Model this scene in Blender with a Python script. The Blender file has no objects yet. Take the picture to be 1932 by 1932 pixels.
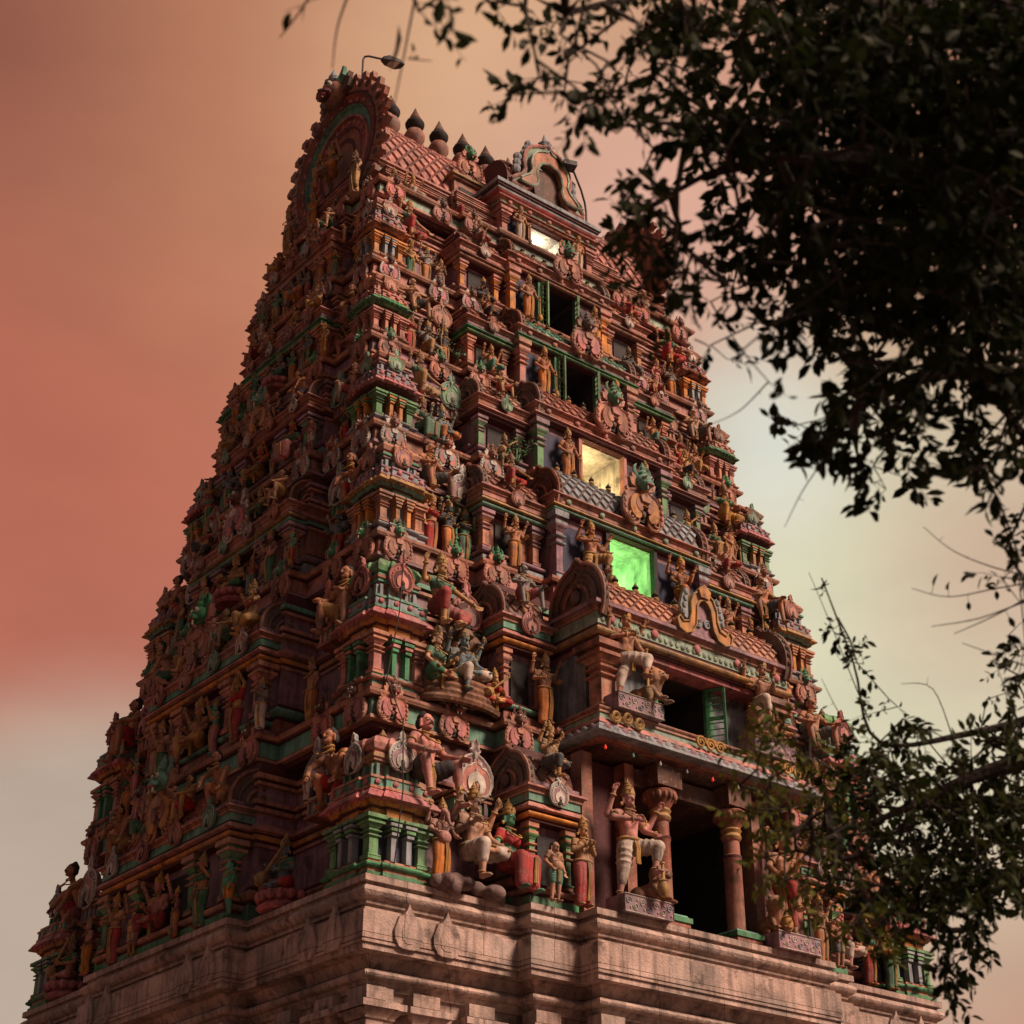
import bpy, bmesh, math, random
from mathutils import Vector, Matrix, noise
R = math.radians
PI = math.pi
random.seed(11)
SC = bpy.context.scene
COL = SC.collection

# ------------------------------------------------------------------ camera
cam_d = bpy.data.cameras.new("camera")
cam = bpy.data.objects.new("camera", cam_d)
COL.objects.link(cam)
cam.location = (-21.6, -28.0, -8.0)
PITCH, YAW = 28.9, -38.8
cam.rotation_euler = (R(90 + PITCH), 0, R(YAW))
FPX = 3230.0                      # focal length in pixels of a 1932-wide picture
cam_d.sensor_width = 36.0
cam_d.lens = 36.0 * FPX / 1932.0
cam_d.clip_start = 0.1
cam_d.clip_end = 3000
cam_d.dof.use_dof = True
cam_d.dof.focus_distance = 27.0
cam_d.dof.aperture_fstop = 3.4
SC.camera = cam
GROUND = -9.6

# ------------------------------------------------------------------ world and sun
W = bpy.data.worlds.new("World")
SC.world = W
W.use_nodes = True
SUN_EL, SUN_AZ = 40.0, -62.0       # azimuth measured from +X (degrees)


def build_world():
    nt = W.node_tree
    nt.nodes.clear()
    N = nt.nodes.new
    L = nt.links.new
    out = N("ShaderNodeOutputWorld")
    tc = N("ShaderNodeTexCoord")
    sky = N("ShaderNodeTexSky")
    sky.sky_type = 'NISHITA'
    sky.sun_disc = False
    sky.sun_elevation = R(SUN_EL)
    sky.sun_rotation = R(90 - SUN_AZ)
    bg1 = N("ShaderNodeBackground")
    bg1.inputs[1].default_value = 0.006
    L(sky.outputs[0], bg1.inputs[0])

    def vmath(op, a, b=None):
        n = N("ShaderNodeVectorMath"); n.operation = op
        if hasattr(a, 'links'): L(a, n.inputs[0])
        else: n.inputs[0].default_value = a
        if b is not None:
            if hasattr(b, 'links'): L(b, n.inputs[1])
            else: n.inputs[1].default_value = b
        return n

    def mapr(v, a, b, c=0.0, d=1.0, smooth=True):
        n = N("ShaderNodeMapRange")
        n.interpolation_type = 'SMOOTHSTEP' if smooth else 'LINEAR'
        L(v, n.inputs[0])
        for i, x in enumerate((a, b, c, d)): n.inputs[i + 1].default_value = x
        return n.outputs[0]

    def mixc(f, a, b, t='MIX'):
        n = N("ShaderNodeMix"); n.data_type = 'RGBA'; n.blend_type = t
        if hasattr(f, 'links'): L(f, n.inputs[0])
        else: n.inputs[0].default_value = f
        for s, x in ((n.inputs[6], a), (n.inputs[7], b)):
            if hasattr(x, 'links'): L(x, s)
            else: s.default_value = (*x, 1)
        return n.outputs[2]

    # direction of a cloud bank on the sky dome (picture directions turned into world ones)
    def sdir(u, v):
        d = Vector(((u - 966) / FPX, -(v - 966) / FPX, -1.0))
        d.rotate(cam.rotation_euler)
        return d.normalized()
    # slow warping of the direction so that the cloud banks have soft irregular edges
    ns = N("ShaderNodeTexNoise")
    ns.inputs['Scale'].default_value = 5.0
    ns.inputs['Detail'].default_value = 3.0
    ns.inputs['Roughness'].default_value = .5
    mp = N("ShaderNodeMapping"); mp.inputs['Scale'].default_value = (1, 1, 2.2)
    L(tc.outputs['Generated'], mp.inputs[0]); L(mp.outputs[0], ns.inputs['Vector'])
    off = vmath('SUBTRACT', ns.outputs['Color'], (.5, .5, .5))
    off2 = vmath('SCALE', off.outputs[0]); off2.inputs[3].default_value = .045
    dirn = vmath('NORMALIZE', vmath('ADD', tc.outputs['Generated'], off2.outputs[0]).outputs[0])

    def patch(u, v, r0, r1):
        d = vmath('DISTANCE', dirn.outputs[0], tuple(sdir(u, v)))
        return mapr(d.outputs['Value'], r0, r1, 1.0, 0.0)
    C = dict(SKY_COL)
    c = mixc(patch(60, 800, .04, .42), C['base'], C['salmon'])
    for (u, v, r0, r1, name, k) in SKY_PATCHES:
        f = patch(u, v, r0, r1)
        m = N("ShaderNodeMath"); m.operation = 'MULTIPLY'; L(f, m.inputs[0]); m.inputs[1].default_value = k
        c = mixc(m.outputs[0], c, C[name])
    # the rest of the sky, behind the viewpoint, is a dim dusk overcast
    c = mixc(patch(966, 800, .42, 1.0), C['dim'], c)
    # wispy modulation
    n2 = N("ShaderNodeTexNoise"); n2.inputs['Scale'].default_value = 7; n2.inputs['Detail'].default_value = 8
    mp2 = N("ShaderNodeMapping"); mp2.inputs['Scale'].default_value = (1, 1, 2.4)
    mp2.inputs['Rotation'].default_value = (R(12), R(8), 0)
    L(tc.outputs['Generated'], mp2.inputs[0]); L(mp2.outputs[0], n2.inputs['Vector'])
    w = mapr(n2.outputs[0], .3, .7, .93, 1.07, False)
    wc = N("ShaderNodeCombineColor")
    for i in range(3): L(w, wc.inputs[i])
    c = mixc(1.0, c, wc.outputs[0], 'MULTIPLY')
    # below the horizon: dim ground bounce
    sx = N("ShaderNodeSeparateXYZ"); L(tc.outputs['Generated'], sx.inputs[0])
    c = mixc(mapr(sx.outputs[2], -.05, .02), C['ground'], c)
    bg2 = N("ShaderNodeBackground"); bg2.inputs[1].default_value = SKY_STRENGTH
    L(c, bg2.inputs[0])
    add = N("ShaderNodeAddShader")
    L(bg1.outputs[0], add.inputs[0]); L(bg2.outputs[0], add.inputs[1])
    L(add.outputs[0], out.inputs[0])


SKY_STRENGTH = .78
SKY_COL = [('base', (.55, .235, .135)), ('salmon', (.53, .155, .088)), ('cream', (.80, .76, .52)),
           ('white', (.82, .82, .70)), ('pale', (.57, .44, .335)), ('orange', (.61, .265, .135)),
           ('rose', (.66, .40, .28)), ('peach', (.78, .46, .26)), ('blush', (.82, .46, .34)), ('dark', (.20, .055, .03)), ('dim', (.16, .10, .08)), ('ground', (.03, .02, .015))]
SKY_PATCHES = [
    (700, 100, .03, .30, 'orange', .9), (960, 110, .02, .17, 'peach', .85), (1230, 460, .02, .17, 'blush', .9), (-80, -60, .0, .22, 'dark', .65),
    (120, 2330, .235, .325, 'pale', 1.0),
    (1680, 1240, .07, .26, 'cream', 1.0), (1440, 830, .0, .085, 'white', .95), (1900, 1080, .0, .13, 'rose', .75),
    (1850, 1830, .02, .18, 'rose', .5)]
build_world()

sl = bpy.data.lights.new("sun", 'SUN')
sl.energy = 5.0
sl.angle = R(20)
sl.color = (1.0, .70, .53)
sun = bpy.data.objects.new("sun", sl)
COL.objects.link(sun)
sd = Vector((math.cos(R(SUN_AZ)) * math.cos(R(SUN_EL)), math.sin(R(SUN_AZ)) * math.cos(R(SUN_EL)), math.sin(R(SUN_EL))))
sun.rotation_euler = sd.to_track_quat('Z', 'Y').to_euler()
sun.location = (20, -30, 30)

SC.view_settings.view_transform = 'Standard'
SC.view_settings.look = 'None'
SC.view_settings.exposure = 0.16
SC.view_settings.gamma = 1.0
SC.view_settings.use_curve_mapping = False
SC.render.engine = 'CYCLES'
SC.cycles.max_bounces = 5
SC.cycles.diffuse_bounces = 3
SC.cycles.use_denoising = True

# ------------------------------------------------------------------ materials
PAL = {}
PALN = []


def mat_nodes(name):
    m = bpy.data.materials.new(name)
    m.use_nodes = True
    nt = m.node_tree
    b = nt.nodes["Principled BSDF"]
    return m, nt, b


def paint(name, rgb, rough=.75, wear=.55, bump=.25, src=None, nscale=3.0, joints=False):
    """weathered paint on plaster: mottling, rain streaks and fine grain"""
    m, nt, b = mat_nodes(name)
    N, L = nt.nodes.new, nt.links.new
    geo = N("ShaderNodeNewGeometry")
    n1 = N("ShaderNodeTexNoise"); n1.inputs['Scale'].default_value = nscale; n1.inputs['Detail'].default_value = 7
    n1.inputs['Roughness'].default_value = .65
    L(geo.outputs['Position'], n1.inputs['Vector'])
    mp = N("ShaderNodeMapping"); mp.inputs['Scale'].default_value = (9, 9, 1.1)
    L(geo.outputs['Position'], mp.inputs[0])
    n2 = N("ShaderNodeTexNoise"); n2.inputs['Scale'].default_value = 1.0; n2.inputs['Detail'].default_value = 4
    L(mp.outputs[0], n2.inputs['Vector'])
    r1 = N("ShaderNodeMapRange"); L(n1.outputs[0], r1.inputs[0])
    r1.inputs[1].default_value = .30; r1.inputs[2].default_value = .62
    r1.inputs[3].default_value = 1 - wear; r1.inputs[4].default_value = 1.06
    r2 = N("ShaderNodeMapRange"); L(n2.outputs[0], r2.inputs[0])
    r2.inputs[1].default_value = .32; r2.inputs[2].default_value = .55
    r2.inputs[3].default_value = 1 - wear * .8; r2.inputs[4].default_value = 1.0
    mu = N("ShaderNodeMath"); mu.operation = 'MULTIPLY'
    L(r1.outputs[0], mu.inputs[0]); L(r2.outputs[0], mu.inputs[1])
    cc = N("ShaderNodeCombineColor")
    for i in range(3): L(mu.outputs[0], cc.inputs[i])
    mx = N("ShaderNodeMix"); mx.data_type = 'RGBA'; mx.blend_type = 'MULTIPLY'; mx.inputs[0].default_value = 1
    if src == 'object':
        oi = N("ShaderNodeObjectInfo"); L(oi.outputs['Color'], mx.inputs[6])
    else:
        mx.inputs[6].default_value = (*rgb, 1)
    L(cc.outputs[0], mx.inputs[7])
    last = mx.outputs[2]
    # patches where the paint has faded to dusty grey, and chips down to the plaster
    for sc_, lo, hi, k, col in ((.9, .42, .70, .52, (.185, .20, .19)), (13.0, .60, .64, .55, (.30, .25, .22)), (2.3, .55, .68, .68, (.04, .03, .026))):
        n4 = N("ShaderNodeTexNoise"); n4.inputs['Scale'].default_value = sc_; n4.inputs['Detail'].default_value = 8; n4.inputs['Roughness'].default_value = .6
        L(geo.outputs['Position'], n4.inputs['Vector'])
        r4 = N("ShaderNodeMapRange"); L(n4.outputs[0], r4.inputs[0])
        for i, x in enumerate((lo, hi, 0.0, k * wear / .55)): r4.inputs[i + 1].default_value = x
        m4 = N("ShaderNodeMix"); m4.data_type = 'RGBA'; L(r4.outputs[0], m4.inputs[0]); L(last, m4.inputs[6]); m4.inputs[7].default_value = (*col, 1)
        last = m4.outputs[2]
    if joints:                                  # block joints along either face
        sx = N("ShaderNodeSeparateXYZ"); L(geo.outputs['Position'], sx.inputs[0])
        ad = N("ShaderNodeMath"); ad.operation = 'SUBTRACT'; L(sx.outputs[0], ad.inputs[0]); L(sx.outputs[1], ad.inputs[1])
        cx = N("ShaderNodeCombineXYZ"); L(ad.outputs[0], cx.inputs[0]); L(sx.outputs[2], cx.inputs[1])
        bk = N("ShaderNodeTexBrick"); L(cx.outputs[0], bk.inputs[0])
        bk.inputs['Color1'].default_value = (1, 1, 1, 1); bk.inputs['Color2'].default_value = (.82, .80, .79, 1); bk.inputs['Mortar'].default_value = (.25, .21, .19, 1)
        bk.inputs['Scale'].default_value = 1; bk.inputs['Mortar Size'].default_value = .007; bk.inputs['Mortar Smooth'].default_value = .3
        bk.inputs['Brick Width'].default_value = 1.55; bk.inputs['Row Height'].default_value = .93
        m5 = N("ShaderNodeMix"); m5.data_type = 'RGBA'; m5.blend_type = 'MULTIPLY'; m5.inputs[0].default_value = 1; L(last, m5.inputs[6]); L(bk.outputs[0], m5.inputs[7])
        last = m5.outputs[2]
    L(last, b.inputs['Base Color'])
    b.inputs['Roughness'].default_value = rough
    b.inputs['Specular IOR Level'].default_value = .3
    n3 = N("ShaderNodeTexNoise"); n3.inputs['Scale'].default_value = 28; n3.inputs['Detail'].default_value = 5
    L(geo.outputs['Position'], n3.inputs['Vector'])
    bp = N("ShaderNodeBump"); bp.inputs['Strength'].default_value = bump; bp.inputs['Distance'].default_value = .03
    L(n3.outputs[0], bp.inputs['Height']); L(bp.outputs[0], b.inputs['Normal'])
    PAL[name] = len(PALN)
    PALN.append(m)
    return m


for nm, c in dict(pink=(.56, .235, .195), salmon=(.56, .26, .165), terra=(.38, .145, .095), maroon=(.085, .025, .026), red=(.46, .045, .04),  # maroon also carries the crevice shade between mouldings, put into the paint
                  orange=(.70, .28, .06), ochre=(.46, .26, .09), teal=(.16, .40, .29), green=(.07, .29, .13), leafgreen=(.15, .34, .15),
                  pale=(.34, .47, .36), bluegrey=(.31, .35, .385), mauve=(.36, .20, .25), brown=(.15, .065, .045), dark=(.022, .02, .02),
                  navy=(.04, .045, .085), white=(.66, .60, .52), gold=(.48, .27, .07), rose=(.60, .19, .20), plaster=(.72, .69, .62)).items():
    paint(nm, c, wear=.12 if max(c) < .09 else .55)
paint('stone', (.62, .45, .385), rough=.85, wear=.58, bump=.6, nscale=1.3, joints=True)
paint('tint', (1, 1, 1), src='object')
paint('metal', (.05, .05, .055), rough=.5, wear=.3)
paint('bark', (.03, .02, .014), rough=.9, wear=.5, bump=.8, nscale=8)


def emit(name, col, s):
    m, nt, b = mat_nodes(name)
    b.inputs['Base Color'].default_value = (*col, 1)
    b.inputs['Emission Color'].default_value = (*col, 1)
    b.inputs['Emission Strength'].default_value = s
    PAL[name] = len(PALN); PALN.append(m)


emit('lit_white', (1, .95, .75), 6)
emit('lit_green', (.6, 1, .6), 14)
emit('bulb_red', (.8, .04, .02), .35)


# ------------------------------------------------------------------ mesh builder
class MB:
    def __init__(s):
        s.v, s.f, s.m = [], [], []
        s.M = None

    def add(s, vs, fs, mat):
        o = len(s.v)
        if s.M is not None:
            vs = [tuple(s.M @ Vector(p)) for p in vs]
        s.v += [tuple(p) for p in vs]
        if isinstance(mat, str):
            k = PAL[mat]
            s.m += [k] * len(fs)
        else:
            s.m += [PAL[x] for x in mat]
        s.f += [tuple(o + i for i in f) for f in fs]

    def box(s, x0, x1, y0, y1, z0, z1, mat):
        v = [(x0, y0, z0), (x1, y0, z0), (x1, y1, z0), (x0, y1, z0), (x0, y0, z1), (x1, y0, z1), (x1, y1, z1), (x0, y1, z1)]
        s.add(v, [(0, 3, 2, 1), (4, 5, 6, 7), (0, 1, 5, 4), (1, 2, 6, 5), (2, 3, 7, 6), (3, 0, 4, 7)], mat)

    def lathe(s, pr, mat, n=12, c=(0, 0), cap=True, sx=1, sy=1):
        """pr: list of (r, z) or (r, z, material) from bottom to top"""
        vs, fs, ms = [], [], []
        for p in pr:
            for k in range(n):
                a = 2 * PI * k / n
                vs.append((c[0] + sx * p[0] * math.cos(a), c[1] + sy * p[0] * math.sin(a), p[1]))
        for i in range(len(pr) - 1):
            mm = pr[i][2] if len(pr[i]) > 2 else mat
            for k in range(n):
                fs.append((i * n + k, i * n + (k + 1) % n, (i + 1) * n + (k + 1) % n, (i + 1) * n + k)); ms.append(mm)
        if cap:
            fs.append(tuple(range(n - 1, -1, -1))); ms.append(ms[0])
            fs.append(tuple(range((len(pr) - 1) * n, len(pr) * n))); ms.append(ms[-2])
        s.add(vs, fs, ms)

    def ball(s, c, r, mat, n=8, m=5):
        rx, ry, rz = r if isinstance(r, tuple) else (r, r, r)
        vs = [(c[0], c[1], c[2] - rz)]
        for i in range(1, m):
            t = PI * i / m
            for k in range(n):
                a = 2 * PI * k / n
                vs.append((c[0] + rx * math.sin(t) * math.cos(a), c[1] + ry * math.sin(t) * math.sin(a), c[2] - rz * math.cos(t)))
        vs.append((c[0], c[1], c[2] + rz))
        fs = [(0, 1 + (k + 1) % n, 1 + k) for k in range(n)]
        for i in range(m - 2):
            for k in range(n):
                a, b = 1 + i * n + k, 1 + i * n + (k + 1) % n
                fs.append((a, b, b + n, a + n))
        q = 1 + (m - 2) * n
        fs += [(q + k, q + (k + 1) % n, len(vs) - 1) for k in range(n)]
        s.add(vs, fs, mat)

    def tube(s, pts, r, mat, n=6, cap=True, closed=False):
        pts = [Vector(p) for p in pts]
        N = len(pts)
        rs = r if isinstance(r, (list, tuple)) else [r] * N
        vs, fs = [], []
        up = None
        for i, p in enumerate(pts):
            if closed: t = pts[(i + 1) % N] - pts[i - 1]
            else: t = pts[min(i + 1, N - 1)] - pts[max(i - 1, 0)]
            t.normalize()
            if up is None:
                up = Vector((0, 0, 1)) if abs(t.z) < .9 else Vector((1, 0, 0))
            a = t.cross(up)
            if a.length < 1e-5: a = t.orthogonal()
            a.normalize()
            b = a.cross(t); up = b
            for k in range(n):
                q = 2 * PI * k / n
                vs.append(p + (a * math.cos(q) + b * math.sin(q)) * rs[i])
        for i in range(N if closed else N - 1):
            j = (i + 1) % N
            for k in range(n):
                fs.append((i * n + k, i * n + (k + 1) % n, j * n + (k + 1) % n, j * n + k))
        if cap and not closed:
            fs.append(tuple(range(n - 1, -1, -1))); fs.append(tuple(range((N - 1) * n, N * n)))
        s.add(vs, fs, mat)

    def plate(s, out, y0, y1, mat):
        """outline in (x, z), extruded from y0 (back) to y1 (front, smaller y)"""
        n = len(out)
        vs = [(x, y0, z) for x, z in out] + [(x, y1, z) for x, z in out]
        fs = [tuple(range(n, 2 * n))] + [(i, (i + 1) % n, n + (i + 1) % n, n + i) for i in range(n)] + [tuple(range(n - 1, -1, -1))]
        s.add(vs, fs, mat)

    def loft(s, polys, mats, cap0=True, cap1=True):
        """polys: list of closed rings of 3-D points with the same count"""
        n = len(polys[0])
        vs = [p for r in polys for p in r]
        fs, ms = [], []
        for i in range(len(polys) - 1):
            for k in range(n):
                fs.append((i * n + k, i * n + (k + 1) % n, (i + 1) * n + (k + 1) % n, (i + 1) * n + k)); ms.append(mats[i])
        if cap0: fs.append(tuple(range(n - 1, -1, -1))); ms.append(mats[0])
        if cap1: fs.append(tuple(range((len(polys) - 1) * n, len(polys) * n))); ms.append(mats[-1])
        s.add(vs, fs, ms)

    def mesh(s, name, sharp=38):
        me = bpy.data.meshes.new(name)
        me.from_pydata(s.v, [], s.f)
        used = sorted(set(s.m))
        mp = {k: i for i, k in enumerate(used)}
        for k in used: me.materials.append(PALN[k])
        me.polygons.foreach_set('material_index', [mp[k] for k in s.m])
        me.polygons.foreach_set('use_smooth', [True] * len(s.f))
        me.update()
        me.set_sharp_from_angle(angle=R(sharp))
        return me

    def build(s, name, parent=None, loc=(0, 0, 0), rz=0, sharp=38):
        return put(name, s.mesh(name, sharp), parent, loc, rz)


def put(name, me, parent=None, loc=(0, 0, 0), rz=0, sc=None):
    o = bpy.data.objects.new(name, me)
    COL.objects.link(o)
    o.parent = parent
    o.location = loc
    o.rotation_euler = (0, 0, rz)
    if sc is not None: o.scale = sc if isinstance(sc, tuple) else (sc, sc, sc)
    return o


def tag(o, label, cat, group=None, kind=None):
    o['label'] = label
    if cat: o['category'] = cat
    if group: o['group'] = group
    if kind: o['kind'] = kind
    return o


# plan polygons: rectangle hx by hy whose faces step out in bays
def plan(hx, hy, fs=(), ss=(), notch=None, back=True):
    """fs: front (and back) steps [(half width, projection from the corner face)], ss: the same for the sides"""
    def edge(h, d, steps, nt=None):
        q = [(-h, -d)]
        p0 = 0
        for (w, p) in steps:
            q += [(-w, -d - p0), (-w, -d - p)]; p0 = p
        if nt:
            w, dep = nt
            q += [(-w, -d - p0), (-w, -d + dep), (w, -d + dep), (w, -d - p0)]
        for i in range(len(steps) - 1, -1, -1):
            w, p = steps[i]
            pp = steps[i - 1][1] if i else 0
            q += [(w, -d - p), (w, -d - pp)]
        return q
    a = edge(hx, hy, fs, notch)
    b = edge(hy, hx, ss)
    c = edge(hx, hy, fs if back else ())
    pts = list(a)
    pts += [(-y, x) for x, y in b]
    pts += [(-x, -y) for x, y in c]
    pts += [(y, -x) for x, y in b]
    return pts


def offset(pts, d):
    n = len(pts)
    out = []
    for i in range(n):
        x, y = pts[i]
        ax, ay = pts[i - 1]; bx, by = pts[(i + 1) % n]
        def nr(dx, dy):
            l = math.hypot(dx, dy) or 1
            return (dy / l, -dx / l)
        n1 = nr(x - ax, y - ay); n2 = nr(bx - x, by - y)
        if abs(n1[0] * n2[0] + n1[1] * n2[1]) > .9:
            out.append((x + d * n1[0], y + d * n1[1]))
        else:
            out.append((x + d * (n1[0] + n2[0]), y + d * (n1[1] + n2[1])))
    return out


def courses(mb, pts, z, cs, cap0=True, cap1=True):
    """stack of moulding courses (height, offset, colour, shape) on a plan; returns the top z"""
    rings, mats = [], []

    def ring(zz, d): rings.append([(x, y, zz) for x, y in offset(pts, d)])
    first = True
    for c in cs:
        h, d, col = c[:3]
        sh = c[3] if len(c) > 3 else ''
        prof = {'': [(0, 0), (1, 0)],
                'r': [(0, 0), (.12, .22), (.3, .42), (.5, .5), (.7, .42), (.88, .22), (1, 0)],      # roll
                'k': [(0, .62), (.06, .7), (.16, .7), (.38, .55), (.65, .33), (1, 0)],                # drooping eave
                'y': [(0, 0), (.25, .08), (.5, .3), (.75, .55), (1, .62)],                           # flaring out
                'b': [(0, .5), (.3, .45), (.6, .25), (1, 0)]}[sh]
        for i, (t, o) in enumerate(prof):
            if not first: mats.append(col)
            ring(z + t * h, d + o * h)
            first = False
        z += h
    mb.loft(rings, mats, cap0, cap1)
    return z
# ------------------------------------------------------------------ painted plaster figures
def remesh(mb, vox, name, smooth=2):
    me = mb.mesh(name)
    o = bpy.data.objects.new(name + "_source", me)
    COL.objects.link(o)
    m = o.modifiers.new("r", 'REMESH'); m.mode = 'VOXEL'; m.voxel_size = vox; m.use_smooth_shade = True
    if smooth:
        s = o.modifiers.new("s", 'SMOOTH'); s.factor = .5; s.iterations = smooth
    dg = bpy.context.evaluated_depsgraph_get()
    out = bpy.data.meshes.new_from_object(o.evaluated_get(dg))
    out.name = name
    bpy.data.objects.remove(o)
    out.polygons.foreach_set('use_smooth', [True] * len(out.polygons))
    if not out.materials: out.materials.append(PALN[PAL['tint']])
    return out


def cap(mb, p, q, r0, r1, mat='tint', n=10):
    p, q = Vector(p), Vector(q)
    d = q - p
    if d.length < 1e-5:
        mb.ball(p, r0, mat); return
    mb.tube([p, q], [r0, r1], mat, n)
    mb.ball(p, r0 * 1.0, mat, n, 6)
    mb.ball(q, r1 * 1.0, mat, n, 6)


def V3(*a): return Vector(a)


STAND = dict(pel=(0, 0, .50), lean=(0, 0), legs=[((-.06, -.015, .27), (-.065, .01, .045)), ((.06, -.015, .27), (.065, .01, .045))],
             arms=[((-.165, .02, .66), (-.17, -.05, .51)), ((.165, .02, .66), (.17, -.05, .51))], skirt='long')
POSES = {}


def pose(name, **k):
    d = dict(STAND); d.update(k); POSES[name] = d


pose('guard_stand', arms=[((-.185, .03, .66), (-.085, -.07, .55)), ((.18, .0, .66), (.2, -.07, .53))], club=1)
pose('lady_stand', fem=1, lean=(.02, 0), arms=[((-.16, .02, .66), (-.17, -.03, .5)), ((.19, -.02, .70), (.13, -.12, .83))])
pose('worship', arms=[((-.16, -.02, .66), (-.025, -.13, .72)), ((.16, -.02, .66), (.025, -.13, .72))])
pose('four_arm', arms=[((-.19, .02, .67), (-.15, -.11, .64)), ((.19, .02, .67), (.15, -.11, .64)), ((-.21, .05, .78), (-.23, -.02, .93)), ((.21, .05, .78), (.23, -.02, .93))], held=1)
pose('dancer', fem=1, lean=(.03, 0), arms=[((-.19, .0, .93), (-.05, -.02, 1.08)), ((.2, .0, .9), (.06, -.02, 1.07))])
pose('archer', arms=[((-.2, -.02, .72), (-.22, -.1, .86)), ((.17, .02, .66), (.16, -.06, .52))], bow=1)
pose('child', child=1, arms=[((-.17, .03, .64), (-.1, -.05, .54)), ((.16, .02, .63), (.17, -.04, .47))], skirt='short')
pose('guard_leg', legs=[((-.085, -.0, .27), (-.13, .01, .04)), ((.16, -.2, .47), (.1, -.2, .24))], lean=(-.02, 0), skirt='trousers',
     arms=[((-.2, -.01, .72), (-.05, -.14, .70)), ((.2, .02, .68), (.24, -.1, .62)), ((-.22, .05, .76), (-.2, -.03, .95)), ((.26, .03, .72), (.31, -.05, .88))], club=2)
pose('guard_leg_b', legs=[((.085, -.0, .27), (.13, .01, .04)), ((-.12, -.2, .45), (-.05, -.22, .23))], lean=(.02, 0), skirt='trousers',
     arms=[((-.19, .0, .66), (-.16, -.12, .54)), ((.2, .02, .7), (.08, -.14, .70)), ((-.22, .05, .78), (-.24, -.03, .95)), ((.24, .03, .76), (.27, -.04, .93))], club=3)
SEAT = (0, .02, .30)
pose('seat_one', pel=SEAT, legs=[((-.09, -.2, .31), (-.1, -.19, .05)), ((.23, -.12, .31), (.02, -.19, .29))], skirt='trousers',
     arms=[((-.18, .02, .45), (-.14, -.13, .5)), ((.18, .0, .45), (.22, -.12, .36)), ((-.21, .05, .56), (-.22, -.03, .71)), ((.21, .05, .56), (.22, -.03, .71))], held=1)
pose('seat_lady', pel=SEAT, fem=1, legs=[((-.09, -.2, .31), (-.09, -.19, .05)), ((.12, -.2, .31), (.12, -.19, .05))], skirt='long',
     arms=[((-.17, .02, .44), (-.12, -.1, .36)), ((.19, .02, .44), (.21, -.1, .32))])
pose('cross', pel=(0, 0, .10), legs=[((-.22, -.12, .09), (-.02, -.2, .06)), ((.22, -.12, .09), (.02, -.2, .09))], skirt='trousers',
     arms=[((-.18, .0, .25), (-.1, -.15, .26)), ((.18, .0, .25), (.12, -.14, .2))])
pose('cross_lady', pel=(0, 0, .10), fem=1, legs=[((-.22, -.12, .09), (-.02, -.2, .06)), ((.22, -.12, .09), (.02, -.2, .09))], skirt='trousers',
     arms=[((-.17, .0, .25), (-.2, -.13, .13)), ((.18, .0, .25), (.1, -.17, .26))])
pose('veena', pel=(0, 0, .10), fem=1, legs=[((-.22, -.12, .09), (-.02, -.2, .06)), ((.22, -.12, .09), (.02, -.2, .09))], skirt='trousers',
     arms=[((-.19, -.02, .26), (-.12, -.15, .3)), ((.18, -.03, .26), (.08, -.17, .24))], veena=1)
pose('bearer', pel=(0, 0, .30), hair=1, legs=[((-.17, -.17, .34), (-.14, -.2, .06)), ((.17, -.2, .36), (.2, -.22, .04))], skirt='short',
     arms=[((-.2, -.02, .47), (-.17, -.2, .39)), ((.21, -.03, .48), (.19, -.24, .40))])
pose('bearer_arms', pel=(0, 0, .28), fem=1, legs=[((-.12, -.2, .34), (-.1, -.16, .06)), ((.2, -.16, .18), (.06, -.2, .06))], skirt='trousers',
     arms=[((-.22, .0, .52), (-.25, -.06, .68)), ((.23, -.02, .5), (.38, -.1, .40))])
pose('crouch', pel=(0, .08, .26), hair=1, bend=.16, legs=[((-.1, -.14, .30), (-.1, -.05, .05)), ((.13, -.12, .12), (.12, .1, .05))], skirt='short',
     arms=[((-.18, -.16, .40), (-.13, -.24, .27)), ((.19, -.14, .42), (.18, -.2, .24))])
pose('elephant', pel=(0, 0, .45), eleph=1, legs=[((-.07, -.02, .25), (-.08, .0, .045)), ((.07, -.02, .25), (.08, .0, .045))],
     arms=[((-.18, -.01, .62), (-.16, -.12, .56)), ((.18, -.01, .62), (.15, -.13, .54)), ((-.2, .04, .74), (-.21, -.03, .88)), ((.2, .04, .74), (.21, -.03, .88))], held=1)


def make_hand(mb, wr, d, side):
    """palm, four unequal bent fingers and a thumb, from the wrist along d"""
    d = d.normalized()
    u = d.cross(V3(0, 1, 0))
    if u.length < .1: u = V3(1, 0, 0)
    u.normalize()
    nrm = u.cross(d).normalized()
    pe = wr + d * .045
    cap(mb, wr, pe, .017, .021, n=8)
    for i, l in enumerate((.030, .038, .036, .026)):
        b = pe + u * (.021 * (i - 1.5) * .8)
        m = b + d * l * .6 - nrm * .006
        cap(mb, b, m, .0085, .008, n=6)
        cap(mb, m, m + d * l * .5 - nrm * .016, .008, .0065, n=6)
    t = wr + d * .015 + u * side * .018
    t2 = t + u * side * .022 + d * .02 - nrm * .008
    cap(mb, t, t2, .010, .009, n=6); cap(mb, t2, t2 + d * .02 - nrm * .008, .009, .007, n=6)


FIGS = {}


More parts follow.
